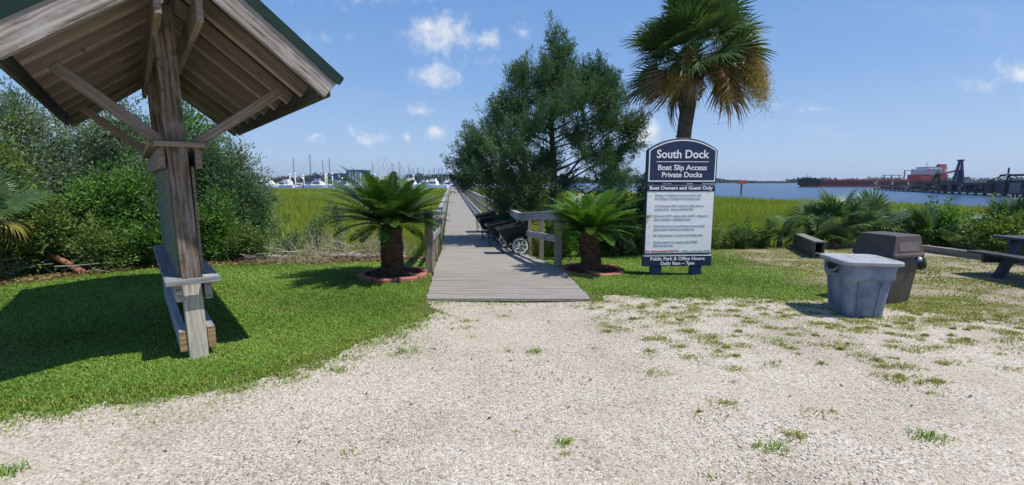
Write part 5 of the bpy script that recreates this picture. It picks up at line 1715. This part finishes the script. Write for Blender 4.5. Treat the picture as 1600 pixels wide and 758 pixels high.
def dead_wood():
    rng = np.random.default_rng(8)
    o = MB()
    o.tube([(0, 0, .30), (.35, -.12, .20), (.75, -.22, .02)], [.05, .048, .06], 9)
    l = o.build('fallen_log', M['redlog'], None, True); l.location = g3(-8.2, 7.85, .05)
    tag(l, 'short reddish fallen log leaning out of the left thicket', 'log')
    def branches(lab, loc, n, spread, ln, name='dead_branch_pile', flat=.35):
        mb = MB()
        for i in range(n):
            p = Vector((rng.normal() * spread, rng.normal() * .18, rng.uniform(.02, .3)))
            a = rng.uniform(-.5, .5) + (math.pi if rng.random() < .5 else 0)
            d = Vector((math.cos(a), math.sin(a) * .6, rng.uniform(-.1, flat))).normalized()
            L = ln * rng.uniform(.5, 1.2)
            q = p + d * L * .5 + Vector(rng.normal(size=3)) * .05; e = p + d * L + Vector(rng.normal(size=3)) * .08
            mb.tube([p, q, e], [.012, .009, .004], 5, cap=False)
            for j in range(2):
                b = p.lerp(e, rng.uniform(.3, .8)); mb.tube([b, b + Vector((d.x * .2, rng.normal() * .15, rng.uniform(0, .25)))], [.006, .002], 4, cap=False)
        o = mb.build('dead_branch_pile', M['deadwood'], None, True); o.location = loc
        tag(o, lab, 'dead branches', 'piles of dead wood along the marsh edge')
    branches('bleached dead branches sprawling beside the reddish log', g3(-8.0, 7.75), 11, .3, .7)
    branches('pile of dead sticks at the far left under the shrubs', g3(-8.9, 7.4), 9, .3, .5)
    branches('grey driftwood sticks along the lawn edge right of the shelter', g3(-5.1, 9.6), 13, .5, .7, flat=.2)
    branches('driftwood pile under the dry weeds left of the sago', g3(-3.6, 10.1), 16, .5, .7, flat=.2)
    # long drift logs
    for i, (x, y, L, a, lab) in enumerate([(-3.9, 10.15, 1.3, .08, 'long grey drift log under the dry weeds'), (-5.4, 9.6, 1.1, .3, 'brown drift log at the edge of the lawn near the young cedar'), (-2.9, 10.4, .8, -.05, 'short grey drift log nearest the sago trunk')]):
        o = MB(); o.tube([(-L / 2, 0, 0), (0, .03, .03), (L / 2, 0, .0)], [.045, .055, .04], 8)
        b = o.build('drift_log', M['deadwood'], None, True); b.location = g3(x, y, .07); b.rotation_euler = (0, 0, a)
        tag(b, lab, 'log', 'drift logs at the marsh edge')
    # leaf litter along the foot of the thicket
    n = 5200
    x = rng.uniform(-9.5, -1.6, n); yy = np.interp(x, [-9.5, -7.8, -6.85, -4.1, -2.4, -1.6], [6.6, 7.15, 8.75, 9.75, 10.35, 10.5]) + rng.normal(size=n) * .22
    P = np.stack([x, yy, gz(x, yy) + .02 + .03 * rng.random(n)], 1)
    D = unit(np.stack([rng.normal(size=n), rng.normal(size=n), rng.normal(size=n) * .3], 1))
    V, F = leaf_arrays(P, D, .07 * rng.uniform(.5, 1.4, n), .025, rng)
    o = np_mesh('leaf_litter', V, F, M['deadfan'], None, rng.random(n))
    tag(o, 'brown leaf litter and wrack along the edge of the lawn', 'leaf litter', kind='stuff')
    # dry weeds: thin stems with few leaves
    def weeds_(lab, loc, n, sx, h, mat, name='dry_weed'):
        k = n * 7
        cx = rng.normal(size=n) * sx; cy = rng.normal(size=n) * .15
        mb = MB()
        for i in range(n):
            p = Vector((cx[i], cy[i], -.05)); hh = h * rng.uniform(.5, 1.1)
            e = p + Vector((rng.normal() * .18, rng.normal() * .12, hh)); m_ = p.lerp(e, .55) + Vector((rng.normal() * .03, 0, 0))
            mb.tube([p, m_, e], [.006, .0045, .002], 4, cap=False)
            for j in range(4):
                b = p.lerp(e, rng.uniform(.35, .95)); mb.tube([b, b + Vector((rng.normal() * .13, rng.normal() * .1, rng.uniform(.04, .2)))], [.0035, .0015], 4, cap=False)
        t = mb.build(name, M['deadwood'], None); t.location = loc
        P = np.stack([rng.normal(size=k) * sx * 1.1, rng.normal(size=k) * .2, rng.uniform(.1, h, k)], 1)
        D = unit(rng.normal(size=(k, 3)) + np.array([0, 0, .4]))
        V, F = leaf_arrays(P, D, .055, .012, rng)
        np_mesh('leaves', V, F, M[mat], t, rng.random(k))
        tag(t, lab, 'weeds', 'dry weeds at the marsh edge')
    weeds_('thin brown dry weed standing left of the sago crown', g3(-3.35, 10.25), 26, .22, .85, 'drystem')
    weeds_('pale dead stalks beside the cedar seedlings', g3(-4.25, 10.35), 22, .3, .75, 'drystem')
    weeds_('straw coloured weeds right of the young dark cedar', g3(-4.75, 9.95), 20, .3, .5, 'olive')
    weeds_('low yellow herbs at the lawn edge', g3(-4.7, 9.45), 40, .45, .16, 'yellowherb')
    weeds_('grey weeds behind the sago trunk', g3(-2.55, 10.4), 22, .3, .6, 'olive')


dead_wood()


# ------------------------------------------------------------------ far shores
def wood_strip(lab, x0, x1, y, h, n, size, seed, taper=0):
    rng = np.random.default_rng(seed)
    x = rng.uniform(x0, x1, n)
    prof = h * (.62 + .22 * np.sin(x * .035) + .16 * np.sin(x * .11 + 1) + .1 * np.sin(x * .31))
    if taper: prof *= np.clip((x1 - x) / (x1 - x0) * 3, .25, 1)
    z = -1.3 + prof * rng.random(n) ** .75
    P = np.stack([x, y + rng.normal(size=n) * 14, z], 1)
    D = unit(rng.normal(size=(n, 3)) + np.array([0, 0, .5]))
    V, F = leaf_arrays(P, D, size * rng.uniform(.6, 1.4, n), size * .7, rng)
    o = np_mesh('far_woodland', V, F, M['farwood'], None, rng.random(n))
    tag(o, lab, 'woodland', kind='stuff')
    # low bank it grows on
    b = MB(); b.box(x0 - 10, x1 + 10, y - 22, y + 60, -2.4, -1.2)
    tag(b.build('far_bank', M['marshbed']), 'low far bank across the water', 'bank', kind='structure')


wood_strip('dark line of trees across the water behind the marina', -620, 240, 780, 15.5, 9000, 5.0, 61)
wood_strip('low wooded island across the river right of the sign', 200, 555, 900, 7.5, 4200, 3.4, 62, 1)
wood_strip('faint wooded shore far behind the loading pier', 700, 1500, 1150, 13, 3500, 6.0, 63)


# ------------------------------------------------------------------ marina
def W3(x, y, z=-1.3): return Vector((x, y, z))


def marina():
    rng = np.random.default_rng(44)
    # long floating docks and the pierhead
    def dock(lab, x0, x1, y0, y1):
        o = MB(); o.box(x0, x1, y0, y1, -1.5, -.65)
        tag(o.build('floating_dock', M['dock']), lab, 'dock', 'floating docks of the marina')
    dock('long grey floating dock along the marsh edge left of the boardwalk', -125, -26, 170.5, 173.2)
    dock('grey floating dock at the right side of the boardwalk end', -19, 45, 171, 173.5)
    dock('second floating dock behind the first row of boats', -130, -12, 205, 207.5)
    dock('dock in the farthest row of sailboats', -110, 40, 236, 238)
    # white-capped pilings: one built, the rest copied
    def piling(mat):
        t = empty('dock_piling')
        MB().tube([(0, 0, -3.5), (0, 0, 5.2)], [.26, .24], 10).build('pile', M[mat], t, True)
        c = MB(); c.lathe([(.30, 5.15), (.34, 5.2), (.30, 5.45), (.05, 5.9)], n=10)
        c.build('cap', M['boatwhite'], t, True)
        return t
    p0 = piling('piling')
    px = [-102.5, -95.2, -87.0, -83.6, -81.0, -73.2, -71.4, -69.8, -67.8, -58.5, -53.5, -46.0, -38.0]
    for i, x in enumerate(px):
        o = p0 if i == 0 else copy_tree(p0)
        o.location = (x, 174.5 + (i % 3) * 1.4, -1.5 + (i % 4) * .25)
        tag(o, 'pale wooden piling with a white cone cap along the marina dock', 'piling', 'white capped marina pilings')
    p1 = piling('rust')
    for i, x in enumerate((-78.4, -63.6)):
        o = p1 if i == 0 else copy_tree(p1)
        o.location = (x, 169.6, -2.6)
        tag(o, 'dark brown piling on the marsh side of the marina dock', 'piling', 'dark marina pilings')

    def hull(mb, L, B, H, bowrise=.35, z=-1.75):
        loops = []
        for f, w, zt in ((0, .82, 1.0), (.35, 1.0, .96), (.65, .86, 1.02), (.85, .5, 1.12), (1.0, .03, 1.0 + bowrise)):
            x = (f - .5) * L; b = B / 2 * w
            loops.append([(x, -b, z + H * zt), (x, -b * .78, z), (x, b * .78, z), (x, b, z + H * zt)])
        mb.loft(loops)

    def powerboat(loc, rz, L, lab, hullmat='boatwhite', top=None, flybridge=False):
        t = tag(empty('motorboat', loc, rz), lab, 'boat', 'motorboats in the marina')
        mb = MB(); hull(mb, L, L * .32, L * .14, z=0); mb.build('hull', M[hullmat], t)
        zt = L * .14
        c = MB(); c.loft([[(-.18 * L, -.12 * L, zt), (.2 * L, -.10 * L, zt), (.2 * L, .10 * L, zt), (-.18 * L, .12 * L, zt)], [(-.15 * L, -.10 * L, zt + .12 * L), (.10 * L, -.08 * L, zt + .12 * L), (.10 * L, .08 * L, zt + .12 * L), (-.15 * L, .10 * L, zt + .12 * L)]])
        c.build('cabin', M['boatwhite'], t)
        g = MB(); g.box(-.14 * L, .08 * L, -.117 * L, .117 * L, zt + .045 * L, zt + .09 * L); g.build('window', M['boatglass'], t)
        if top:
            q = MB(); q.box(-.26 * L, .06 * L, -.12 * L, .12 * L, zt + .20 * L, zt + .225 * L)
            for sx in (-.24, .04):
                for sy in (-.1, .1): q.tube([(sx * L, sy * L, zt), (sx * L, sy * L, zt + .2 * L)], .05, 5)
            q.build('canopy', M[top], t)
        if flybridge:
            q = MB(); q.box(-.12 * L, .05 * L, -.08 * L, .08 * L, zt + .122 * L, zt + .19 * L); q.build('flybridge', M['boatwhite'], t)
        return t
    pb = [(-97, 176.5, .1, 11.5, 'white motorboat with a long pale cabin, left of the red canopy boat', 'boatwhite', None, False),
          (-90.5, 178, 2.9, 10, 'white boat under a dark red canopy', 'boatwhite', 'boatred', False),
          (-84, 179, .2, 8.5, 'small white runabout between the red canopy and the blue cover', 'boatwhite', None, False),
          (-76, 177, .1, 10.5, 'white boat with a square blue canvas top', 'boatwhite', 'boatblue', False),
          (-70.5, 182, 3.0, 9, 'white cabin boat behind the dock pilings', 'boatwhite', None, True),
          (-65.5, 177, .05, 10.5, 'long white boat with a wide flat blue cover', 'boatwhite', 'boatblue', False),
          (-58.5, 180, .15, 9, 'white motorboat below the tall blue grey building', 'boatwhite', None, True),
          (-53, 178, 3.0, 9.5, 'white motorboat at the right end of the left dock', 'boatwhite', None, False),
          (-31, 176, 2.95, 11, 'white motorboat left of the boardwalk end', 'boatwhite', None, True),
          (-36, 186, 2.9, 10, 'white cabin cruiser behind the sago fronds', 'boatwhite', None, True),
          (-27, 192, .2, 10, 'dark hulled motorboat near the boardwalk end', 'boatblue', None, True),
          (-17, 186, .3, 10, 'white boat just right of the boardwalk end', 'boatwhite', None, True),
          (-11, 178, .1, 11, 'long white motorboat moored right of the boardwalk', 'boatwhite', None, False),
          (-5, 180, .1, 11, 'white motorboat with flybridge right of the boardwalk', 'boatwhite', None, True),
          (1.5, 178, .2, 10, 'white motorboat under the low cedar branches', 'boatwhite', None, False),
          (-100.5, 186, .2, 12, 'white motorboat half hidden behind the pale blue houseboat', 'boatwhite', None, True),
          (-93.5, 187, 3.0, 11, 'white flybridge boat behind the red canopy boat', 'boatwhite', None, True),
          (-80, 187, .1, 11, 'second row white boat with a blue awning', 'boatwhite', 'boatblue', True),
          (-61.5, 187, 3.0, 12, 'large white cruiser in front of the tall blue grey shed', 'boatwhite', None, True),
          (-48, 184, .1, 12, 'white cruiser left of the sago crown', 'boatwhite', None, True),
          (-42.5, 188, 3.0, 12, 'white cruiser behind the middle of the sago crown', 'boatwhite', None, True),
          (7.5, 181, .2, 10, 'white boat partly hidden by the cedar', 'boatwhite', None, True)]
    for x, y, a, L, lab, hm, top, fb in pb: powerboat((x, y, -1.4), a, L * 1.15, lab, hm, top, fb)
    # houseboat row at far left
    t = tag(empty('houseboat', (-108, 178, -1.4), .02), 'long pale blue houseboat at the far left of the marina', 'boat')
    mb = MB(); mb.box(-13, 13, -2.4, 2.4, 0, 1.0); mb.build('hull', M['boatwhite'], t)
    mb = MB(); mb.box(-12.5, 11, -2.2, 2.2, 1.002, 3.4); mb.build('cabin', M['boatpale'], t)
    mb = MB(); mb.box(-13, 11.5, -2.5, 2.5, 3.402, 3.6); mb.build('roof', M['boatwhite'], t)
    for x in (-8, -6, -4.2, .5, 8.0): MB().box(x, x + 1.0, -2.26, -2.202, 1.7, 2.7).build('window', M['boatglass'], t)

    def sailboat(mast, mat):
        t = empty('sailboat')
        L = mast * .78
        mb = MB(); hull(mb, L, L * .28, L * .11, z=0); mb.build('hull', M['boatwhite'], t)
        zt = L * .11
        c = MB(); c.loft([[(-.12 * L, -.07 * L, zt), (.2 * L, -.05 * L, zt), (.2 * L, .05 * L, zt), (-.12 * L, .07 * L, zt)], [(-.11 * L, -.06 * L, zt + .05 * L), (.16 * L, -.035 * L, zt + .05 * L), (.16 * L, .035 * L, zt + .05 * L), (-.11 * L, .06 * L, zt + .05 * L)]])
        c.build('cabin', M['boatwhite'], t)
        m_ = MB(); m_.tube([(.08 * L, 0, 0), (.08 * L, 0, mast)], [.13, .10], 6)
        for f in (.55, .78): m_.tube([(.08 * L, -.9, mast * f), (.08 * L, .9, mast * f)], .04, 5)
        m_.build('mast', M[mat], t)
        r = MB()
        for e in ((.5 * L, 0, zt * 1.3), (-.5 * L, 0, zt), (.08 * L, -.13 * L, zt), (.08 * L, .13 * L, zt)): r.tube([(.08 * L, 0, mast * .98), e], .018, 4)
        r.build('rigging', M['darkmast'], t)
        b = MB(); b.tube([(.07 * L, 0, zt + .11 * L), (-.36 * L, 0, zt + .11 * L)], .07, 6); b.build('boom', M[mat], t)
        s_ = MB(); s_.tube([(.06 * L, 0, zt + .15 * L), (-.2 * L, 0, zt + .15 * L), (-.34 * L, 0, zt + .13 * L)], [.22, .2, .1], 7); s_.build('sail_cover', M['boatblue'], t, True)
        return t
    protos = {('mast', 0): sailboat(12.5, 'mast'), ('mast', 1): sailboat(15, 'boatwhite'), ('darkmast', 0): sailboat(12.5, 'darkmast')}
    used = set()
    uniq = {-85.5: 'sailboat with a lone dark mast above the red canopy boat', -80.8: 'sailboat with a tall bare mast left of the blue buildings', -79.5: 'sailboat whose dark mast stands just left of the blue building', -72: 'sailboat whose thin mast crosses the low blue building',
            -28.4: 'tall white masted sailboat at the very end of the boardwalk', -24.6: 'second tall white masted sailboat at the end of the boardwalk'}
    sb = [(-85.5, 181, 'darkmast', 0, 1.0), (-80.8, 182, 'darkmast', 0, 1.12), (-79.5, 191, 'darkmast', 0, .95), (-72, 183, 'darkmast', 0, 1.0),
          (-66.5, 217, 'mast', 0, .95), (-65.2, 217, 'mast', 0, .95), (-62.5, 214, 'mast', 1, 1.0), (-60.5, 212, 'mast', 1, .95), (-59, 215, 'mast', 1, 1.05), (-57.6, 210, 'mast', 1, 1.0), (-56.5, 214, 'darkmast', 0, .95),
          (-61.5, 226, 'mast', 0, .8), (-55.2, 206, 'mast', 1, 1.0), (-53.5, 211, 'mast', 0, .95), (-52.6, 212, 'mast', 0, 1.0), (-51.4, 213, 'mast', 0, 1.0), (-50.4, 211, 'mast', 0, .9), (-49.2, 210, 'mast', 0, .8),
          (-48.4, 212, 'mast', 0, .95), (-47.6, 214, 'darkmast', 0, .75), (-45.6, 228, 'darkmast', 0, .8), (-44, 226, 'darkmast', 0, .82), (-42, 230, 'darkmast', 0, .75), (-36, 232, 'mast', 0, .85),
          (-28.4, 214, 'mast', 1, .95), (-24.6, 192, 'mast', 1, .85), (-22, 215, 'mast', 0, .8), (-17, 222, 'mast', 0, .7), (-12, 216, 'mast', 0, .75), (-5, 220, 'mast', 0, .8), (2, 224, 'mast', 0, .8)]
    for x, y, m_, k, s in sb:
        p = protos[(m_, k)]
        o = p if (m_, k) not in used else copy_tree(p)
        used.add((m_, k))
        o.location = (x - .08 * 10 * s, y, -1.45); o.rotation_euler = (0, 0, rng.uniform(-.15, .15) + (math.pi if rng.random() < .5 else 0)); o.scale = (s, s, s)
        tag(o, uniq.get(x, 'distant white sailboat in the crowded row of bare masts left of the cedar'), 'sailboat', 'sailboats in the marina')

    # blue boat sheds far behind
    t = tag(empty('boat_shed', (-228, 610, -1.3)), 'low blue boat shed left of the tall grey one', 'building')
    MB().box(-15, 9, 0, 30, 0, 13).build('wall', M['bluewall'], t); MB().box(-15.5, 9.5, -.6, 30.5, 13.003, 14).build('roof', M['bluecap'], t)
    MB().box(-5, -2.6, -.25, -.01, 0, 12.8).build('wall_stripe', M['greywall'], t)
    MB().box(3, 5, -.25, -.01, 0, 12.8).build('wall_stripe', M['greywall'], t)
    t = tag(empty('boat_shed', (-206, 600, -1.3)), 'tall blue grey boat shed with a dark blue roof edge', 'building')
    MB().box(-13.5, 9.5, 0, 30, 0, 17).build('wall', M['greywall'], t); MB().box(-14, 10, -.6, 30.5, 17.003, 18.6).build('roof', M['bluecap'], t)
    for x in (-8.6, -5.4, -1.4): MB().box(x, x + 1.0, -.3, -.01, 0, 16.9).build('door_pillar', M['boatwhite'], t)
    for x in (-13.3, -7.4, -4.2): MB().box(x, x + 2.2, -.2, -.012, 9, 16.8).build('door_opening', M['bluecap'], t)
    for z in (5, 9, 13): MB().box(0, 9.2, -.15, -.012, z, z + .5).build('wall_band', M['boatwhite'], t)
    # container cranes far upriver
    def crane():
        t = empty('container_crane')
        for x in (-9, 9):
            for y in (-8, 8): MB().beam((x, y, 0), (x * .8, y, 48), 4.2, 4.2, up=(0, 1, 0)).build('leg', M['crane'], t)
        MB().beam((-34, 0, 46), (24, 0, 46), 5, 7).build('boom', M['crane'], t)
        MB().beam((3, 0, 48), (5, 0, 94), 4.5, 4.5, up=(0, 1, 0)).build('raised_boom', M['crane'], t)
        MB().box(-14, -4, -4, 4, 49.6, 56).build('machine_house', M['crane'], t)
        return t
    c0 = crane()
    for i, (x, y) in enumerate([(-519, 3000), (-489, 3000), (-467, 3000), (-438, 3000), (-690, 3050), (-668, 3050), (-640, 3050)]):
        o = c0 if i == 0 else copy_tree(c0)
        o.location = (x, y, -1.3)
        g_ = i < 4
        tag(o, 'hazy blue container crane in the group of four left of the boardwalk end' if g_ else 'hazy blue container crane in the group of three above the sago', 'crane', 'four distant cranes' if g_ else 'three distant cranes')
    # tall flagpole and little trolley on the walkway
    t = tag(empty('garden_trolley', (-9.45, 72, deck_z(72))), 'small trolley parked far along the left side of the boardwalk', 'trolley')
    MB().box(-.35, .35, -.5, .5, .28, .34).build('bed', M['black_plastic'], t)
    f = MB(); f.tube([(-.3, .45, .3), (-.3, .5, 1.0), (.3, .5, 1.0), (.3, .45, .3)], .02, 6); f.build('handle', M['black_tube'], t)
    for x in (-.3, .3):
        for y in (-.35, .35):
            w_ = MB(); w_.tube([(x - .03, y, .14), (x + .03, y, .14)], .14, 12); w_.build('wheel', M['rubber'], t)
    for s, lab in ((-1, 'left'), (1, 'right')):
        x = deck_x(164, s); g = empty('gate_post', (x, 164, deck_z(164)))
        tag(g, f'white gate post at the far end of the boardwalk, {lab} side', 'gate post')
        MB().box(-.12, .12, -.12, .12, 0, 2.6).build('shaft', M['boatwhite'], g)
        q = MB(); q.lathe([(.2, 2.603), (.22, 2.7), (.03, 3.0)], n=8); q.build('cap', M['boatwhite'], g)


marina()


# ------------------------------------------------------------------ ship and loading pier
def ship():
    t = tag(empty('cargo_ship', (165.5, 261, -1.35), R(-3)), 'long black and red cargo ship moored across the river', 'ship')
    Lh = 125
    t.scale = (.675, .675, .50)
    def loops(x, zb, zt, bw):
        return [[(xx, -w_, zb_), (xx, -w_, zt_), (xx, w_, zt_), (xx, w_, zb_)] for xx, w_, zb_, zt_ in zip(x, bw, zb, zt)]
    mb = MB(); mb.loft(loops([1.2, 6, 14, Lh], [0, 0, 0, 0], [2.05] * 4, [.6, 5.5, 8, 8])); mb.build('boot_topping', M['hullred'], t)
    mb = MB(); mb.loft(loops([-.6, 5, 13.5, 14, Lh], [2.06] * 5, [9.2, 8.8, 8.6, 6.5, 6.5], [.5, 5.7, 8.02, 8.02, 8.02])); h = mb.build('hull', M['hullblack'], t)
    for s, x in (('C', 58), ('S', 71), ('L', 84)):
        vs, fs = text_geo(s, 4.6, .12, .03, 'CENTER')
        q = MB(); q.add([(x + v[0], -8.08 - v[2], 2.9 + v[1]) for v in vs], fs); q.build('hull_letter', M['shipwhite'], h)
    MB().box(14.5, Lh - 1, -7.9, 7.9, 6.52, 7.2).build('deck_rail_band', M['hullred'], t)
    for i in range(7):
        MB().box(18 + i * 10.5, 26.5 + i * 10.5, -6, 6, 7.21, 8.4).build('hatch_cover', M['hullred'], t)
    f = MB(); f.tube([(7, 0, 8.8), (7, 0, 16)], .22, 6); f.tube([(7, -2, 13.3), (7, 2, 13.3)], .12, 5); f.build('foremast', M['shipwhite'], t)
    MB().box(5, 12, -4, 4, 8.8, 10.2).build('forecastle_house', M['hullblack'], t)
    # superstructure, aft
    MB().box(94, 115, -7, 7, 7.21, 14).build('lower_house', M['shipred'], t)
    b = MB().box(96, 114, -6.4, 6.4, 14.01, 18.2).build('accommodation', M['shipwhite'], t)
    MB().box(97, 113, -7.6, 7.6, 18.21, 20.0).build('bridge', M['shipwhite'], t)
    MB().box(100, 110, -6, 6, 20.01, 21.8).build('wheelhouse', M['shipwhite'], t)
    MB().box(99.5, 110.5, -6.3, 6.3, 21.81, 22.3).build('wheelhouse_roof', M['hullblack'], t)
    for i in range(4): MB().box(98 + i * 3.7, 100.2 + i * 3.7, -7.72, -7.602, 18.9, 19.7).build('window', M['boatglass'], t)
    q = MB(); q.loft([[(112, -2.2, 20.3), (118, -2.2, 20.3), (118, 2.2, 20.3), (112, 2.2, 20.3)], [(112.6, -1.8, 25.5), (117, -1.8, 25.5), (117, 1.8, 25.5), (112.6, 1.8, 25.5)]]); q.build('funnel', M['shipred'], t)
    q = MB(); q.tube([(103, 0, 20.3), (103, 0, 28.5)], .2, 6); q.tube([(103, -2, 26), (103, 2, 26)], .12, 5); q.tube([(101.5, 0, 27), (104.5, 0, 27)], .12, 5); q.build('radar_mast', M['shipwhite'], t)
    # unloading boom lying over the house
    q = MB(); q.beam((93, -8.6, 9), (121, -8.6, 18.5), 1.6, 1.8); q.build('unloading_boom', M['hullred'], t)
    q = MB()
    for x in (70, 76, 82): q.tube([(x, 0, 6.5), (x, 0, 13.0)], .35, 6)
    q.beam((68, 0, 13.2), (84, 0, 13.2), .6, .6); q.tube([(86, 0, 6.5), (86, 0, 19)], .4, 6); q.beam((86, 0, 18.6), (93, 0, 18.6), .5, .5)
    q.build('deck_gantry', M['steel'], t)


ship()


def pier():
    t = tag(empty('loading_pier', (129, 156, -1.3), math.atan2(-68, -28.5)), 'dark industrial loading pier running out beside the cargo ship', 'pier')
    # centre line from beside the ship towards the right edge
    t.scale = (.55, .55, .34)
    a = Vector((0, 0, 0)); b = Vector((165, 0, 0))
    d = (b - a).normalized(); n = Vector((d.y, -d.x, 0))
    L = (b - a).length
    def Q(s, o, z): return a + d * s + n * o + Vector((0, 0, z))
    MB().beam(Q(-6, 0, 1.6), Q(L, 0, 1.6), 9, .9).build('deck', M['rust'], t)
    for i in range(26):
        s = -4 + i * (L + 2) / 26
        q = MB()
        for o in (-4, 4): q.beam(Q(s, o, -3), Q(s, o, 1.2), .6, .6, up=(0, 1, 0))
        q.build('pile_bent', M['rust'], t)
    def block(nm, mat, s0, s1, o, w_, z0, z1): MB().beam(Q(s0, o, (z0 + z1) / 2), Q(s1, o, (z0 + z1) / 2), w_, z1 - z0).build(nm, M[mat], t)
    rng = np.random.default_rng(71)
    block('pale_shed', 'shed', 46, 58, -3.2, 2.5, 2.06, 5.0)
    for i in range(44):
        s = 2 + (L - 14) * i / 44 + rng.uniform(-2, 2); block('machine_block', ['steel', 'rust', 'darkmast'][i % 3], s, s + rng.uniform(3, 9), rng.uniform(-3, 3), rng.uniform(1.5, 3), 2.06, 2.06 + rng.uniform(1.5, 6.5) * (.55 if i < 14 else 1))
    # conveyor gallery on trestles
    block('conveyor_gallery', 'steel', 76, L - 2, 1.5, 2.2, 6.2, 8.0)
    q = MB()
    for s in np.arange(78, L - 3, 7.5):
        for o in (.5, 2.5): q.beam(Q(s, o, 2), Q(s, o, 6.2), .35, .35, up=(0, 1, 0))
        q.beam(Q(s, 2.5, 2.2), Q(min(s + 7.5, L - 3), 2.5, 6), .25, .25)
    q.build('trestle', M['steel'], t)
    q = MB(); q.tube([Q(70, 0, 11.5), Q(L - 4, 0, 9.9)], .12, 5)
    q.build('cable', M['steel'], t)
    # A-frame loader tower
    q = MB()
    for o, s in ((-1.6, 84.4), (1.6, 84.4), (-1.6, 88.6), (1.6, 88.6)): q.beam(Q(s, o, 2), Q(86.5, o * .25, 24), .6, .6, up=(0, 1, 0))
    for f in (.3, .55, .8):
        z = 2 + 22 * f; k = 1 - f
        for o in (-1, 1): q.beam(Q(86.5 - 2.1 * k, o * 1.6 * (1 - .75 * f), z), Q(86.5 + 2.1 * k, o * 1.6 * (1 - .75 * f), z), .4, .4)
    q.beam(Q(86.5, -1.2, 24), Q(86.5, 1.2, 24), 1.6, .8)
    q.build('loader_tower', M['bluesteel'], t)
    q = MB(); q.beam(Q(80, -3.0, 3), Q(85, -1.0, 17), 1.8, 1.2); q.build('loader_boom', M['bluesteel'], t)
    # ship-loading arm near the stern
    q = MB(); q.beam(Q(50, -4, 7.5), Q(72, 2, 15.5), 1.4, 1.8); q.tube([Q(52, -4, 2), Q(52, -4, 8)], .6, 7); q.tube([Q(71, 1, 2), Q(71, 1, 15)], .6, 7); q.build('loading_arm', M['steel'], t)
    # transfer house near the right edge
    block('transfer_house', 'steel', 116, 128, 0, 6.5, 2.06, 9.4)
    q = MB()
    for s in (118, 126):
        for o in (-3, 3): q.beam(Q(s, o, 9.4), Q(122, 0, 13.5), .4, .4, up=(0, 1, 0))
    q.tube([Q(122, 0, 9.4), Q(122, 0, 17)], .3, 6); q.beam(Q(118, 0, 12.4), Q(150, 0, 12.4), 1.2, 1.3)
    q.tube([Q(148, 0, 2), Q(148, 0, 12)], .3, 6); q.tube([Q(136, 0, 2), Q(136, 0, 12)], .3, 6)
    q.build('headframe', M['steel'], t)
    return t


pier()


def marker():
    t = tag(empty('channel_marker', (55.4, 109, -1.3)), 'red channel marker board on a post out in the river', 'channel marker')
    MB().tube([(0, 0, -2), (0, 0, 3.0)], .17, 8).build('post', M['rust'], t)
    q = MB(); q.loft([[(-.95, .05, 2.3), (.95, .05, 2.3), (.75, .05, 3.2), (-.75, .05, 3.2)], [(-.95, -.2, 2.3), (.95, -.2, 2.3), (.75, -.2, 3.2), (-.75, -.2, 3.2)]])
    q.build('board', M['marker'], t)


marker()


# ------------------------------------------------------------------ humid air over the river
def haze():
    m = bpy.data.materials.new('humid_air')
    m.use_nodes = True
    nt = m.node_tree
    nt.nodes.remove(nt.nodes['Principled BSDF'])
    v = nt.nodes.new('ShaderNodeVolumePrincipled')
    v.inputs['Color'].default_value = (.80, .88, 1.0, 1)
    v.inputs['Density'].default_value = .00011
    v.inputs['Anisotropy'].default_value = .3
    nt.links.new(v.outputs[0], nt.nodes['Material Output'].inputs['Volume'])
    b = MB(); b.box(-9100, 9100, -260, 9100, -5.5, 130)
    o = b.build('haze', m)
    tag(o, 'thin humid summer haze over the whole place', 'haze', kind='stuff')


haze()
